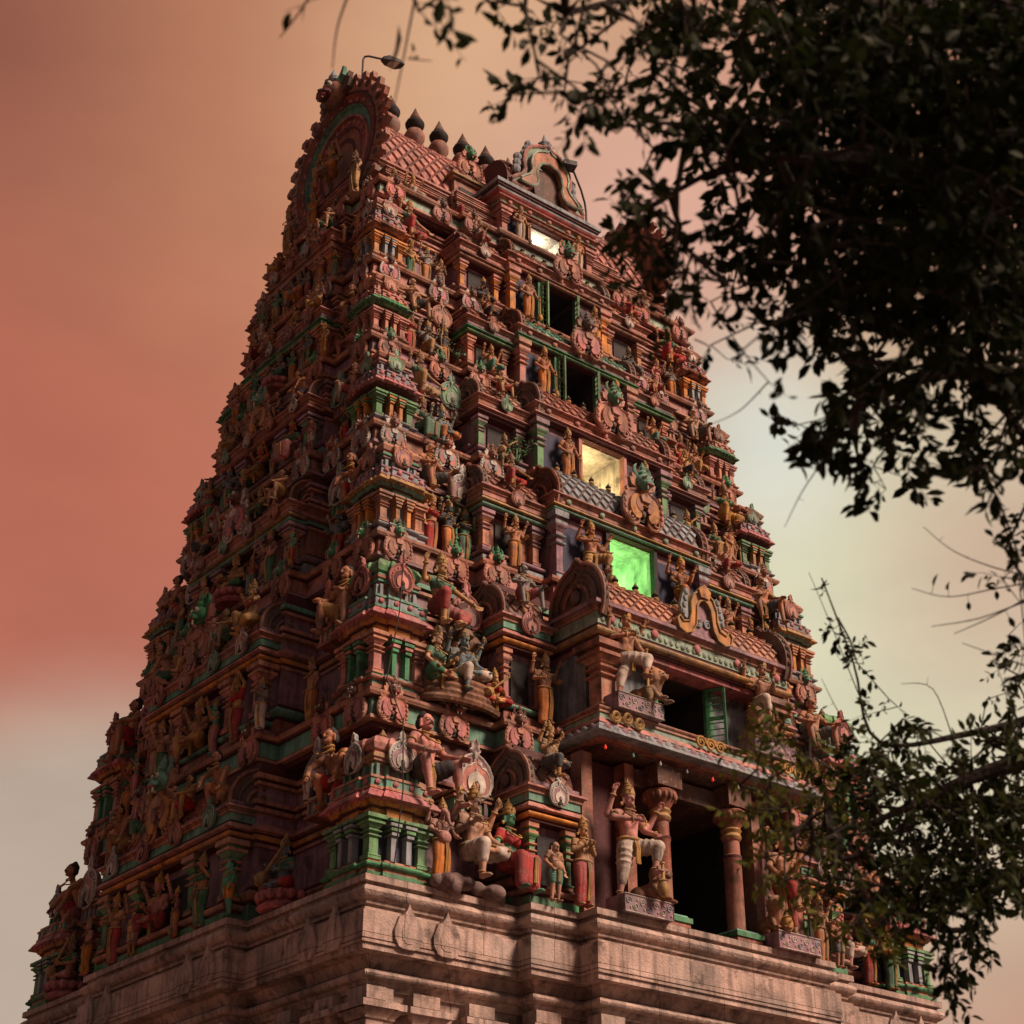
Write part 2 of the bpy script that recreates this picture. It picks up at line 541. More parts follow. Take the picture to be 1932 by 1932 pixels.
def make_fig(name):
    P = POSES[name]
    fem = P.get('fem'); child = P.get('child'); ele = P.get('eleph')
    pel = Vector(P['pel'])
    lx, ly = P.get('lean', (0, 0))
    bend = P.get('bend', 0)
    up = .33 if not child else .28
    ch = pel + V3(lx, -bend * .6, .20)
    nk = pel + V3(lx * .6, -bend, up)
    hd = nk + V3(0, -.012 - bend * .1, .092)
    hr = .062 if not child else .074
    body = MB()
    hipw = .062 if fem else .055
    hips = [pel + V3(-hipw, 0, -.01), pel + V3(hipw, 0, -.01)]
    shw = .118 if not fem else .103
    sh = [ch + V3(-shw, .008, .075), ch + V3(shw, .008, .075)]
    wai = pel + V3(lx * .5, -bend * .25, .085)
    # torso
    for s in (-1, 1):
        cap(body, pel + V3(s * .045, 0, 0), wai + V3(s * .03, 0, 0), .068 if fem else .06, .048 if fem else .056)
        cap(body, wai + V3(s * .03, 0, 0), ch + V3(s * .05, 0, .02), .048 if fem else .056, .062)
        cap(body, ch + V3(s * .05, 0, .02), sh[(s + 1) // 2] - V3(s * .03, 0, 0), .06, .045)
        if fem: body.ball(ch + V3(s * .047, -.055, .005), (.045, .045, .045), 'tint', 12, 8)
        else: body.ball(ch + V3(s * .045, -.032, .028), (.052, .034, .04), 'tint', 12, 8)
    if ele or child: body.ball(pel + V3(0, -.04, .07), (.105, .1, .1), 'tint', 14, 9)
    if name.startswith('guard') or name.startswith('bear'): body.ball(wai + V3(0, -.03, -.005), (.06, .045, .06), 'tint', 12, 8)
    cap(body, nk - V3(0, 0, .03), hd - V3(0, 0, .03), .036, .033)
    # head and face
    body.ball(hd + V3(0, .006, .012), (hr * .9, hr * 1.02, hr * 1.05), 'tint', 14, 10)
    f = hd.y - hr * .93
    if not ele:
        body.ball(hd + V3(0, -.012, -.035), (hr * .72, hr * .78, hr * .72), 'tint', 12, 8)
        cap(body, (hd.x, f - .002, hd.z + .012), (hd.x, f - .016, hd.z - .014), .0075, .0115, n=8)
        body.ball((hd.x, f + .004, hd.z - .034), (.021, .012, .0085), 'tint', 8, 6)
        body.ball((hd.x, f + .008, hd.z - .058), (.02, .017, .014), 'tint', 8, 6)
        for s in (-1, 1):
            cap(body, (hd.x + s * .012, f + .003, hd.z + .024), (hd.x + s * .04, f + .018, hd.z + .024), .0085, .007, n=6)
            cap(body, (hd.x + s * hr * .93, hd.y + .006, hd.z + .008), (hd.x + s * hr * .98, hd.y + .006, hd.z - .045), .014, .011, n=8)
    else:
        for s in (-1, 1): body.ball(hd + V3(s * .1, .012, -.005), (.062, .016, .07), 'tint', 12, 8)
        pts = [hd + V3(0, -.05, -.01), hd + V3(.0, -.1, -.06), hd + V3(.005, -.115, -.13), hd + V3(.03, -.12, -.19), hd + V3(.06, -.13, -.2), hd + V3(.075, -.135, -.17)]
        rr = [.04, .034, .028, .023, .019, .016]
        for i in range(5): cap(body, pts[i], pts[i + 1], rr[i], rr[i + 1])
    # arms
    for i, (e, h) in enumerate(P['arms']):
        s = -1 if i % 2 == 0 else 1
        e, h = Vector(e), Vector(h)
        s0 = sh[(s + 1) // 2] + (V3(0, .02, 0) if i > 1 else V3(0, 0, 0))
        cap(body, s0, e, .042 if not fem else .034, .032 if not fem else .027)
        cap(body, e, h, .032 if not fem else .027, .021)
        make_hand(body, h, h - e, -s)
    # legs and feet
    for i, (k, a) in enumerate(P['legs']):
        k, a = Vector(k), Vector(a)
        cap(body, hips[i], k, .066, .045)
        cap(body, k, a, .044, .026)
        mid = k.lerp(a, .3)
        body.ball(mid + V3(0, .012, 0), (.038, .042, .06), 'tint', 10, 7)
        flat = V3(0, -1, 0) if abs((a - k).normalized().z) > .5 else (a - k).normalized()
        toe = a + flat * .085 + V3(0, 0, -.018)
        cap(body, a - V3(0, 0, .015), toe, .028, .02)
        for j in range(5):
            tt = toe + flat.cross(V3(0, 0, 1)) * (.009 * (j - 2)); cap(body, tt, tt + flat * (.022 - .002 * abs(j - 1)), .008, .007, n=5)
    parts = {'body': remesh(body, .0085, name + '_body')}
    # lower garment
    g = MB()
    sk = P['skirt']
    cap(g, pel + V3(-.045, 0, .02), pel + V3(.045, 0, .02), .077, .077)
    if sk == 'long':
        (k0, a0), (k1, a1) = P['legs']
        k0, a0, k1, a1 = map(Vector, (k0, a0, k1, a1))
        for t in (0, .25, .5, .75, 1):
            h = hips[0].lerp(hips[1], t); k = k0.lerp(k1, t); a = a0.lerp(a1, t)
            cap(g, h, k, .076, .06); cap(g, k, a + V3(0, 0, .015), .06, .052 if t in (0, 1) else .046)
        for t in (.1, .3, .5, .7, .9):      # pleats
            k = k0.lerp(k1, t); a = a0.lerp(a1, t); h = hips[0].lerp(hips[1], t)
            g.tube([h + V3(0, -.075, 0), k + V3(0, -.06, 0), a + V3(0, -.052, .01)], .011, 'tint', 6)
    elif sk in ('trousers', 'short'):
        for i, (k, a) in enumerate(P['legs']):
            k, a = Vector(k), Vector(a)
            e = hips[i].lerp(k, 1.0 if sk == 'trousers' else .72)
            cap(g, hips[i], e, .08, .064 if sk == 'trousers' else .07)
            if sk == 'trousers':
                e2 = k.lerp(a, .5); cap(g, k, e2, .06, .046)
            for t in (.25, .5, .75):
                q = hips[i].lerp(e, t); dd = (e - hips[i]).normalized(); o = dd.orthogonal().normalized(); o2 = dd.cross(o)
                rr = .082 - .012 * t
                g.tube([q + (o * math.cos(x * PI / 6) + o2 * math.sin(x * PI / 6)) * rr for x in range(12)], .008, 'tint', 5, closed=True)
    parts['garment'] = remesh(g, .012, name + '_garment', 1)
    if fem:
        b = MB()
        for s in (-1, 1):
            b.ball(ch + V3(s * .047, -.055, .005), .0505, 'tint', 12, 8)
            cap(b, ch + V3(s * .05, .0, .01), ch + V3(s * .07, 0, .05), .066, .056)
            cap(b, sh[(s + 1) // 2] , sh[(s + 1) // 2] + (Vector(P['arms'][(s + 1) // 2][0]) - sh[(s + 1) // 2]) * .45, .043, .040)
        parts['bodice'] = remesh(b, .012, name + '_bodice', 1)
    # sash hanging in front / across the garment
    sa = MB()
    if sk == 'long':
        kk = (Vector(P['legs'][0][0]) + Vector(P['legs'][1][0])) / 2; aa = (Vector(P['legs'][0][1]) + Vector(P['legs'][1][1])) / 2
        path = [pel + V3(.02, -.088, .02), (pel + kk) / 2 + V3(.022, -.098, -.01), kk + V3(.024, -.078, 0), aa + V3(.03, -.07, .03)]
    else:
        path = [pel + V3(0, -.085, .02), pel + V3(.0, -.11, -.05), pel + V3(.0, -.1, -.13), pel + V3(.005, -.1, -.19)]
    for w in (-.013, .013):
        sa.tube([p + V3(w, 0, 0) for p in path], [.012, .012, .013, .016], 'gold', 6)
    sa.tube([pel + V3(math.cos(t * PI / 8) * .125, math.sin(t * PI / 8) * .082, .045) for t in range(16)], .014, 'gold', 6, closed=True)
    parts['sash'] = sa.mesh(name + '_sash')
    # jewellery
    j = MB()
    for r_, dz, rr in ((.055, .015, .009), (.085, -.03, .008)):
        j.tube([nk + V3(math.cos(t * PI / 8) * r_, math.sin(t * PI / 8) * r_ * .8 - .03 - (.035 if r_ > .06 else 0), dz - .02 - (.06 if r_ > .06 else .02) * max(0, -math.sin(t * PI / 8))) for t in range(16)], rr, 'gold', 5, closed=True)
    for i, (e, h) in enumerate(P['arms']):
        s = -1 if i % 2 == 0 else 1
        e, h = Vector(e), Vector(h); s0 = sh[(s + 1) // 2]
        for p, q, t, rr in ((s0, e, .55, .041 if not fem else .034), (e, h, .88, .026)):
            dd = (q - p).normalized(); o = dd.orthogonal().normalized(); o2 = dd.cross(o); c = p.lerp(q, t)
            j.tube([c + (o * math.cos(x * PI / 5) + o2 * math.sin(x * PI / 5)) * rr for x in range(10)], .009, 'gold', 5, closed=True)
    for (k, a) in P['legs']:
        a = Vector(a)
        j.tube([a + V3(.03 * math.cos(x * PI / 5), .03 * math.sin(x * PI / 5), .02) for x in range(10)], .008, 'gold', 5, closed=True)
    parts['jewellery'] = j.mesh(name + '_jewellery')
    # headgear or hair
    c = MB()
    t0 = hd + V3(0, .006, 0)
    if P.get('hair') or child:
        c.ball(t0 + V3(0, .018, .03), (hr * 1.04, hr * 1.02, hr * .9), 'dark', 12, 8)
        for s in (-1, 1): c.ball(t0 + V3(s * hr * .8, .03, -.02), (.024, .036, .05), 'dark', 8, 6)
        c.ball(t0 + V3(0, .03, .075), (.03, .03, .03), 'dark', 8, 6)
        if P.get('hair'):
            for s in (-1, 1): c.tube([(hd.x, f - .008, hd.z - .024), (hd.x + s * .022, f - .004, hd.z - .028), (hd.x + s * .036, f + .008, hd.z - .022)], [.006, .006, .003], 'dark', 5)
        parts['hair'] = c.mesh(name + '_hair')
    else:
        z = hd.z
        c.lathe([(hr * 1.02, z + .028), (hr * 1.1, z + .036), (hr * 1.1, z + .05), (hr * .86, z + .056), (hr * .84, z + .075), (hr * .92, z + .08), (hr * .92, z + .09),
                 (hr * .66, z + .097), (hr * .6, z + .12), (hr * .66, z + .124), (hr * .62, z + .134), (hr * .36, z + .142), (hr * .4, z + .155), (hr * .22, z + .168), (.003, z + .2)],
                'gold', 12, (hd.x, hd.y + .006))
        c.plate([(hd.x - .03, z + .04), (hd.x + .03, z + .04), (hd.x + .02, z + .075), (hd.x, z + .1), (hd.x - .02, z + .075)], f + .012, f - .004, 'gold')
        for s in (-1, 1): c.ball((hd.x + s * (hr + .012), hd.y + .01, hd.z - .05), (.016, .012, .02), 'gold', 8, 6)
        parts['crown'] = c.mesh(name + '_crown')
        h = MB()
        h.ball(t0 + V3(0, .03, -.01), (hr * 1.02, hr * .9, hr * 1.15), 'dark', 12, 8)
        if fem: h.ball(t0 + V3(0, .06, -.05), (.04, .035, .05), 'dark', 8, 6)
        parts['hair'] = h.mesh(name + '_hair')
    # eyes
    ey = MB()
    for s in (-1, 1):
        if ele: ey.ball((hd.x + s * .033, hd.y - hr * .82, hd.z + .008), (.009, .006, .006), 'white', 8, 5)
        else:
            ey.ball((hd.x + s * .024, f + .0085, hd.z + .008), (.0125, .006, .0065), 'white', 8, 5)
            ey.ball((hd.x + s * .024, f + .003, hd.z + .008), (.0055, .003, .0055), 'dark', 6, 4)
    parts['eyes'] = ey.mesh(name + '_eyes')
    # things cast in one piece with the figure
    k = P.get('club')
    if k:
        q = MB()
        h = Vector(P['arms'][1][1]) if k < 3 else Vector(P['arms'][0][1])
        if k == 2: h = V3(.12, -.24, .30)
        zt = h.z + (.03 if k != 2 else -.01)
        b = [(.008, 0), (.03, .005), (.055, .04), (.06, .09), (.045, .13), (.052, .14), (.03, .155), (.017, .17), (.015, zt), (.024, zt + .005), (.02, zt + .02)]
        q.lathe([(r * .95, z_) for r, z_ in b], 'gold', 10, (h.x + .01, h.y - .03))
        parts['club'] = q.mesh(name + '_club')
    if P.get('held'):
        q = MB()
        for i in (2, 3):
            e, h = map(Vector, P['arms'][i]); d = (h - e).normalized(); p = h + d * .07
            if i == 2: q.lathe([(.006, -.012), (.034, -.01), (.034, .01), (.006, .012)], 'gold', 12)
            else: q.lathe([(.004, -.04), (.022, -.015), (.026, .01), (.012, .03), (.004, .045)], 'gold', 10)
            n = 4 * 12 if i == 2 else 5 * 10
            for a in range(len(q.v) - n, len(q.v)):
                x, y, zz = q.v[a]
                q.v[a] = (p.x + x, p.y + (zz if i == 2 else y), p.z + (y if i == 2 else zz))
        parts['emblem'] = q.mesh(name + '_emblem')
    if P.get('bow'):
        q = MB()
        h = Vector(P['arms'][0][1]) + V3(-.03, -.06, .03)
        pts = [h + V3(-.05 * math.cos(t * 2.0) + .0 + .02 * math.sin(t * 5), -.01, t * .55 - .12) for t in [x / 10 - .5 for x in range(16)]]
        q.tube([p - V3(0, 0, .12) for p in pts], [.005] + [.013] * 14 + [.005], 'gold', 6)
        parts['bow'] = q.mesh(name + '_bow')
    if P.get('veena'):
        q = MB()
        a, b = V3(-.26, -.19, .12), V3(.16, -.16, .5)
        q.tube([a, a.lerp(b, .12), a.lerp(b, .25), a.lerp(b, .32), b], [.03, .085, .07, .022, .02], 'ochre', 10)
        q.tube([b + V3(.035 * math.sin(t), 0, .035 - .035 * math.cos(t)) for t in [x * .5 for x in range(9)]], .018, 'ochre', 8)
        parts['lute'] = q.mesh(name + '_lute')
    FIGS[name] = parts
    return parts


SKIN = dict(brown=(.50, .21, .11), tan=(.58, .29, .17), green=(.10, .33, .21), blue=(.17, .25, .29), grey=(.26, .24, .24), pink=(.60, .25, .21),
            red=(.42, .08, .06), ochre=(.56, .30, .12), dark=(.05, .055, .06))
CLOTH = dict(orange=(.66, .22, .04), red=(.46, .03, .03), green=(.055, .20, .10), white=(.62, .52, .44), ochre=(.52, .28, .07), teal=(.08, .28, .2),
             pink=(.55, .19, .19), dark=(.05, .05, .06), blue=(.12, .16, .22), yellow=(.6, .4, .08))


def statue(pname, H, loc, rz, label, skin='brown', cloth='orange', cloth2=None, cat='statue', group=None, name=None, flip=False, parent=None):
    P = FIGS.get(pname) or make_fig(pname)
    nm = name or {'guard': 'guardian_statue', 'lady': 'woman_statue', 'seat': 'seated_statue', 'bear': 'bearer_statue', 'crou': 'bearer_statue', 'arch': 'archer_statue',
                  'eleph': 'elephant_headed_statue', 'dance': 'dancer_statue', 'child': 'child_statue', 'veena': 'musician_statue', 'cross': 'seated_statue', 'worsh': 'worshipper_statue',
                  'four': 'four_armed_statue'}[next(k for k in ('guard', 'lady', 'seat', 'bear', 'crou', 'arch', 'eleph', 'dance', 'child', 'veena', 'cross', 'worsh', 'four') if pname.startswith(k))]
    o = put(nm, P['body'], parent, loc, rz, (H * (-1 if flip else 1), H, H))
    o.color = (*SKIN[skin], 1)
    tag(o, label, cat, group)
    for k, me in P.items():
        if k == 'body': continue
        nmk = k if k != 'garment' else ('sari_skirt' if POSES[pname].get('fem') else 'loincloth')
        c = put(nmk, me, o)
        if k == 'garment': c.color = (*CLOTH[cloth], 1)
        if k == 'bodice': c.color = (*CLOTH[cloth2 or cloth], 1)
    return o
# ------------------------------------------------------------------ temple tower
TOWER = put("temple_tower", None, None, (0, 0, GROUND))
tag(TOWER, "tall tapering gateway tower of crowded painted storeys on a plain stone base", "temple tower")
UP = -GROUND
TI = [None,
      dict(z0=0, z1=3.02, hx=6.95, hy=6.15, mb=3.9, mp=.35, cw=2.85, cp=.80, sb=2.6, sp=.40, pw=1.15, bh=.0),
      dict(z0=3.02, z1=6.60, hx=6.47, hy=5.34, mb=3.78, mp=.30, cw=2.75, cp=1.66, sb=2.35, sp=.40, pw=1.06, bh=.56, dw=.66, dh=1.3, dy=6.45),
      dict(z0=6.60, z1=9.50, hx=5.97, hy=4.60, mb=3.70, mp=.28, cw=2.2, cp=.55, sb=2.15, sp=.36, pw=.98, bh=.52, dw=.62, dh=1.48, dy=5.1),
      dict(z0=9.50, z1=12.1, hx=5.68, hy=3.87, mb=3.25, mp=.25, cw=2.0, cp=.48, sb=2.05, sp=.32, pw=.90, bh=.48, dw=.60, dh=1.27, dy=4.3),
      dict(z0=12.1, z1=14.55, hx=5.40, hy=3.2, mb=3.02, mp=.2, cw=1.82, cp=.36, sb=1.8, sp=.28, pw=.82, bh=.45, dw=.58, dh=1.25, dy=3.5),
      dict(z0=14.55, z1=17.07, hx=5.13, hy=2.68, mb=2.85, mp=.16, cw=1.62, cp=.26, sb=1.5, sp=.24, pw=.76, bh=.42, dw=.54, dh=1.28, dy=2.9),
      dict(z0=17.07, z1=19.5, hx=4.89, hy=2.42, mb=2.6, mp=.12, cw=1.55, cp=.2, sb=1.3, sp=.15, pw=.7, bh=.42, dw=.50, dh=.80, dy=2.5)]
SCH = [None,
       dict(band='stone', base='green', pil='leafgreen', col='bluegrey', beam='orange', eave='rose', slab='teal', edge='salmon', neck='mauve', step='ochre', dome='pink', med='bluegrey', wall='navy', w2='mauve'),
       dict(band='teal', base='terra', pil='pink', col='green', beam='orange', eave='rose', slab='bluegrey', edge='teal', neck='salmon', step='terra', dome='leafgreen', med='rose', wall='mauve', w2='mauve'),
       dict(band='pink', base='bluegrey', pil='salmon', col='orange', beam='teal', eave='ochre', slab='bluegrey', edge='mauve', neck='green', step='green', dome='salmon', med='pink', wall='bluegrey', w2='terra'),
       dict(band='terra', base='bluegrey', pil='leafgreen', col='orange', beam='maroon', eave='rose', slab='bluegrey', edge='mauve', neck='terra', step='salmon', dome='terra', med='teal', wall='maroon', w2='mauve'),
       dict(band='mauve', base='terra', pil='pink', col='salmon', beam='leafgreen', eave='green', slab='pink', edge='salmon', neck='salmon', step='terra', dome='salmon', med='pink', wall='navy', w2='terra'),
       dict(band='pink', base='salmon', pil='orange', col='bluegrey', beam='salmon', eave='terra', slab='bluegrey', edge='pink', neck='pink', step='ochre', dome='pink', med='pink', wall='bluegrey', w2='mauve'),
       dict(band='pale', base='pink', pil='pink', col='bluegrey', beam='salmon', eave='terra', slab='pale', edge='pink', neck='pink', step='ochre', dome='pink', med='pink', wall='mauve', w2='mauve')]


def tpart(mb, name, parent=None, sharp=38):
    return mb.build(name, parent or TOWER, (0, 0, UP if parent is None else 0), 0, sharp)


# ---- carved ornaments (meshes shared by all copies)
HALF = [(0, 1.0), (.06, .93), (.05, .86), (.13, .83), (.2, .76), (.34, .72), (.45, .6), (.5, .44), (.5, .28), (.44, .12), (.33, .02), (.21, .01), (.13, .08), (.12, .17),
        (.17, .22), (.17, .32), (.1, .42), (0, .46)]
ANTE = [(0, 1.0), (.055, .93), (.05, .85), (.09, .8), (.05, .74), (.16, .68), (.27, .58), (.34, .44), (.34, .28), (.27, .12), (.14, .02), (0, 0)]


def mirror(h, closed_bottom=False):
    left = [(-x, z) for x, z in h[::-1]]
    pts = [p for p in h] + [p for p in left if abs(p[0]) > 1e-6]
    return pts[::-1]


def scroll(mb, c, r, y, turns, mat, hand=1, rad=.018):
    pts = []
    n = int(turns * 10)
    for i in range(n + 1):
        t = i / n; a = hand * t * turns * 2 * PI
        pts.append((c[0] + r * (1 - .8 * t) * math.cos(a) * hand, y, c[1] + r * (1 - .8 * t) * math.sin(a)))
    mb.tube(pts, rad, mat, 5)


def medallion(name, a, b, c, head='green'):
    mb = MB()
    out = mirror(HALF)
    mb.plate(out, .04, -.06, a)
    n = len(out)
    mb.tube([(x, -.06, z) for x, z in out], .028, b, 5, closed=True)
    for s, in_ in ((.72, c), (.44, a)):
        o2 = [(x * s * 1.02, .42 + (z - .42) * s + (.0 if s > .5 else .06)) for x, z in out]
        y = -.06 - .04 * (1.4 - s)
        mb.plate(o2, -.05, y - .03, in_)
    for s in (-1, 1):
        scroll(mb, (s * .32, .16), .12, -.085, 1.6, b, s, .022)
        for i in range(5):
            q = .2 + i * .13
            mb.ball((s * (.47 - .1 * max(0, q - .55) * 3), -.07, q), (.05, .04, .05), b, 6, 4)
    mb.plate([(-.1, .12), (.1, .12), (.1, .34), (.05, .42), (-.05, .42), (-.1, .34)], .0, -.03, 'dark')
    mb.ball((0, -.06, .27), (.06, .05, .08), 'brown', 8, 6)
    # fierce crest face above the arch
    mb.ball((0, -.1, .95), (.19, .17, .17), head, 10, 7)
    mb.ball((0, -.24, .86), (.13, .09, .07), head, 8, 5)
    mb.ball((0, -.29, .82), (.09, .04, .025), 'red', 8, 5)
    for s in (-1, 1):
        mb.ball((s * .08, -.235, 1.0), (.05, .04, .05), 'white', 8, 5)
        mb.ball((s * .08, -.275, 1.0), (.021, .012, .021), 'dark', 6, 4)
        mb.tube([(s * .12, -.06, 1.06), (s * .2, -.06, 1.16), (s * .19, -.06, 1.28), (s * .13, -.06, 1.36)], [.05, .045, .03, .008], head, 6)
        mb.plate([(s * .15, .8), (s * .3, .86), (s * .34, 1.0), (s * .26, 1.02), (s * .28, 1.12), (s * .16, 1.06)][::s], .0, -.08, b)
        mb.lathe([(.016, .72), (.014, .80)], 'white', 5, (s * .06, -.28))
    mb.lathe([(.1, 1.08), (.12, 1.15), (.06, 1.22), (.075, 1.27), (.004, 1.42)], head, 8, (0, -.08))
    mb.plate([(-.1, .5), (.1, .5), (.14, .62), (0, .7), (-.14, .62)], -.08, -.17, b if b != a else c)
    return mb.mesh(name)


def antefix(name, a, b, c):
    mb = MB()
    out = mirror(ANTE)
    mb.plate(out, .05, -.05, a)
    mb.tube([(x, -.05, z) for x, z in out], .026, b, 5, closed=True)
    arch = [(x * .56, .05 + z * .62) for x, z in mirror(HALF)]
    mb.plate(arch, -.03, -.085, c)
    mb.tube([(x, -.085, z) for x, z in arch], .016, b, 5, closed=True)
    ar2 = [(x * .62, .09 + (z - .05) * .66) for x, z in arch]
    mb.plate(ar2, -.07, -.11, b)
    mb.plate([(-.055, .03), (.055, .03), (.05, .22), (0, .29), (-.05, .22)], -.08, -.115, 'dark')
    mb.ball((0, -.11, .2), (.035, .03, .05), c, 6, 5)
    for s in (-1, 1):
        for i in range(6): mb.ball((s * (.30 - .012 * (i - 1) ** 2), -.05, .2 + .08 * i), (.035, .03, .035), b, 6, 4)
    for s in (-1, 1): scroll(mb, (s * .2, .12), .09, -.07, 1.3, b, s, .018)
    mb.ball((0, -.05, .72), (.06, .05, .07), b, 6, 5)
    return mb.mesh(name)


MEDC = [('pink', 'salmon', 'rose', 'brown'), ('bluegrey', 'white', 'pink', 'terra'), ('salmon', 'pink', 'terra', 'green'), ('terra', 'salmon', 'orange', 'teal'), ('mauve', 'white', 'rose', 'brown')]
MED = [medallion('medallion', *c) for c in MEDC]
ANTC = [('bluegrey', 'white', 'mauve'), ('rose', 'pink', 'maroon'), ('pink', 'salmon', 'mauve'), ('teal', 'pale', 'leafgreen'), ('mauve', 'white', 'pink'), ('terra', 'salmon', 'pink')]
ANT = [antefix('antefix', *c) for c in ANTC]
MEDI = {1: 1, 2: 0, 3: 2, 4: 1, 5: 2, 6: 4, 7: 0}
ANTI = {1: 0, 2: 1, 3: 2, 4: 3, 5: 5, 6: 4, 7: 4}


def finial_mesh(h, col='terra'):
    mb = MB()
    pr = [(.16, 0), (.2, .04), (.13, .08), (.22, .14), (.3, .24), (.31, .32), (.24, .42), (.14, .46), (.2, .49), (.27, .54), (.29, .60), (.25, .66), (.16, .68), (.19, .71), (.14, .79), (.07, .89), (.006, 1.0)]
    mb.lathe([(r * h * .8, z * h, ('dark' if .45 < z < .68 else ('brown' if z > .68 else col))) for r, z in pr], col, 14)
    return mb.mesh('finial')


FIN_S = finial_mesh(.32, 'ochre')
FIN_B = finial_mesh(1.42, 'terra')


def pilaster_mesh(h, w, col, edge):
    mb = MB()
    P = plan(w / 2, w / 2)
    courses(mb, P, 0, [(h * .06, w * .22, edge), (h * .05, w * .12, col, 'r'), (h * .40, 0, col), (h * .04, w * .14, edge, 'r'), (h * .07, -w * .03, col), (h * .04, w * .16, edge, 'r'),
                       (h * .06, w * .02, col), (h * .08, w * .12, col, 'y'), (h * .05, w * .5, edge), (h * .06, w * .25, col), (h * .09, w * .62, edge)])
    return mb.mesh('pilaster')


def barrel(mb, w, yc, zb, ry, rz, col, gap, nx, nt, t0=-.15, t1=PI * .62, ridge=True):
    """barrel roof along x covered in raised diamond tiles"""
    n = 14
    ys = [(yc - ry * math.cos(t0 + (t1 - t0) * i / n), zb + rz * math.sin(t0 + (t1 - t0) * i / n)) for i in range(n + 1)]
    vs = [(x, y, z) for y, z in ys for x in (-w, w)]
    mb.add(vs, [(2 * i, 2 * i + 1, 2 * i + 3, 2 * i + 2) for i in range(n)], gap)
    m = len(ys)
    for x in (-w, w):
        mb.add([(x, y, z) for y, z in ys] + [(x, yc + .1, zb - .05)], [tuple(range(m + 1))], gap)

    def S(u, t, o):
        return (u, yc - (ry + o) * math.cos(t), zb + (rz + o) * math.sin(t))
    dx = 2 * w / nx; dt = (t1 - t0) / nt
    for j in range(2 * nt - 1):
        for i in range(nx):
            u = -w + dx * (i + .5 + (.5 if j % 2 else 0)); t = t0 + dt * (j + 1) / 2
            if u + dx * .5 > w + .01: continue
            a, b = dx * .45, dt * .44
            base = [S(u, t - b, .0), S(u + a, t, .0), S(u, t + b, .0), S(u - a, t, .0)]
            k = .8; h = .035 * min(1, ry / .5)
            top = [S(u, t - b * k, h * 1.5), S(u + a * k, t, h), S(u, t + b * k, h * .5), S(u - a * k, t, h)]
            mb.add(base + top, [(4, 5, 6, 7), (0, 1, 5, 4), (1, 2, 6, 5), (2, 3, 7, 6), (3, 0, 4, 7)], col if (i + j) % 3 else col)


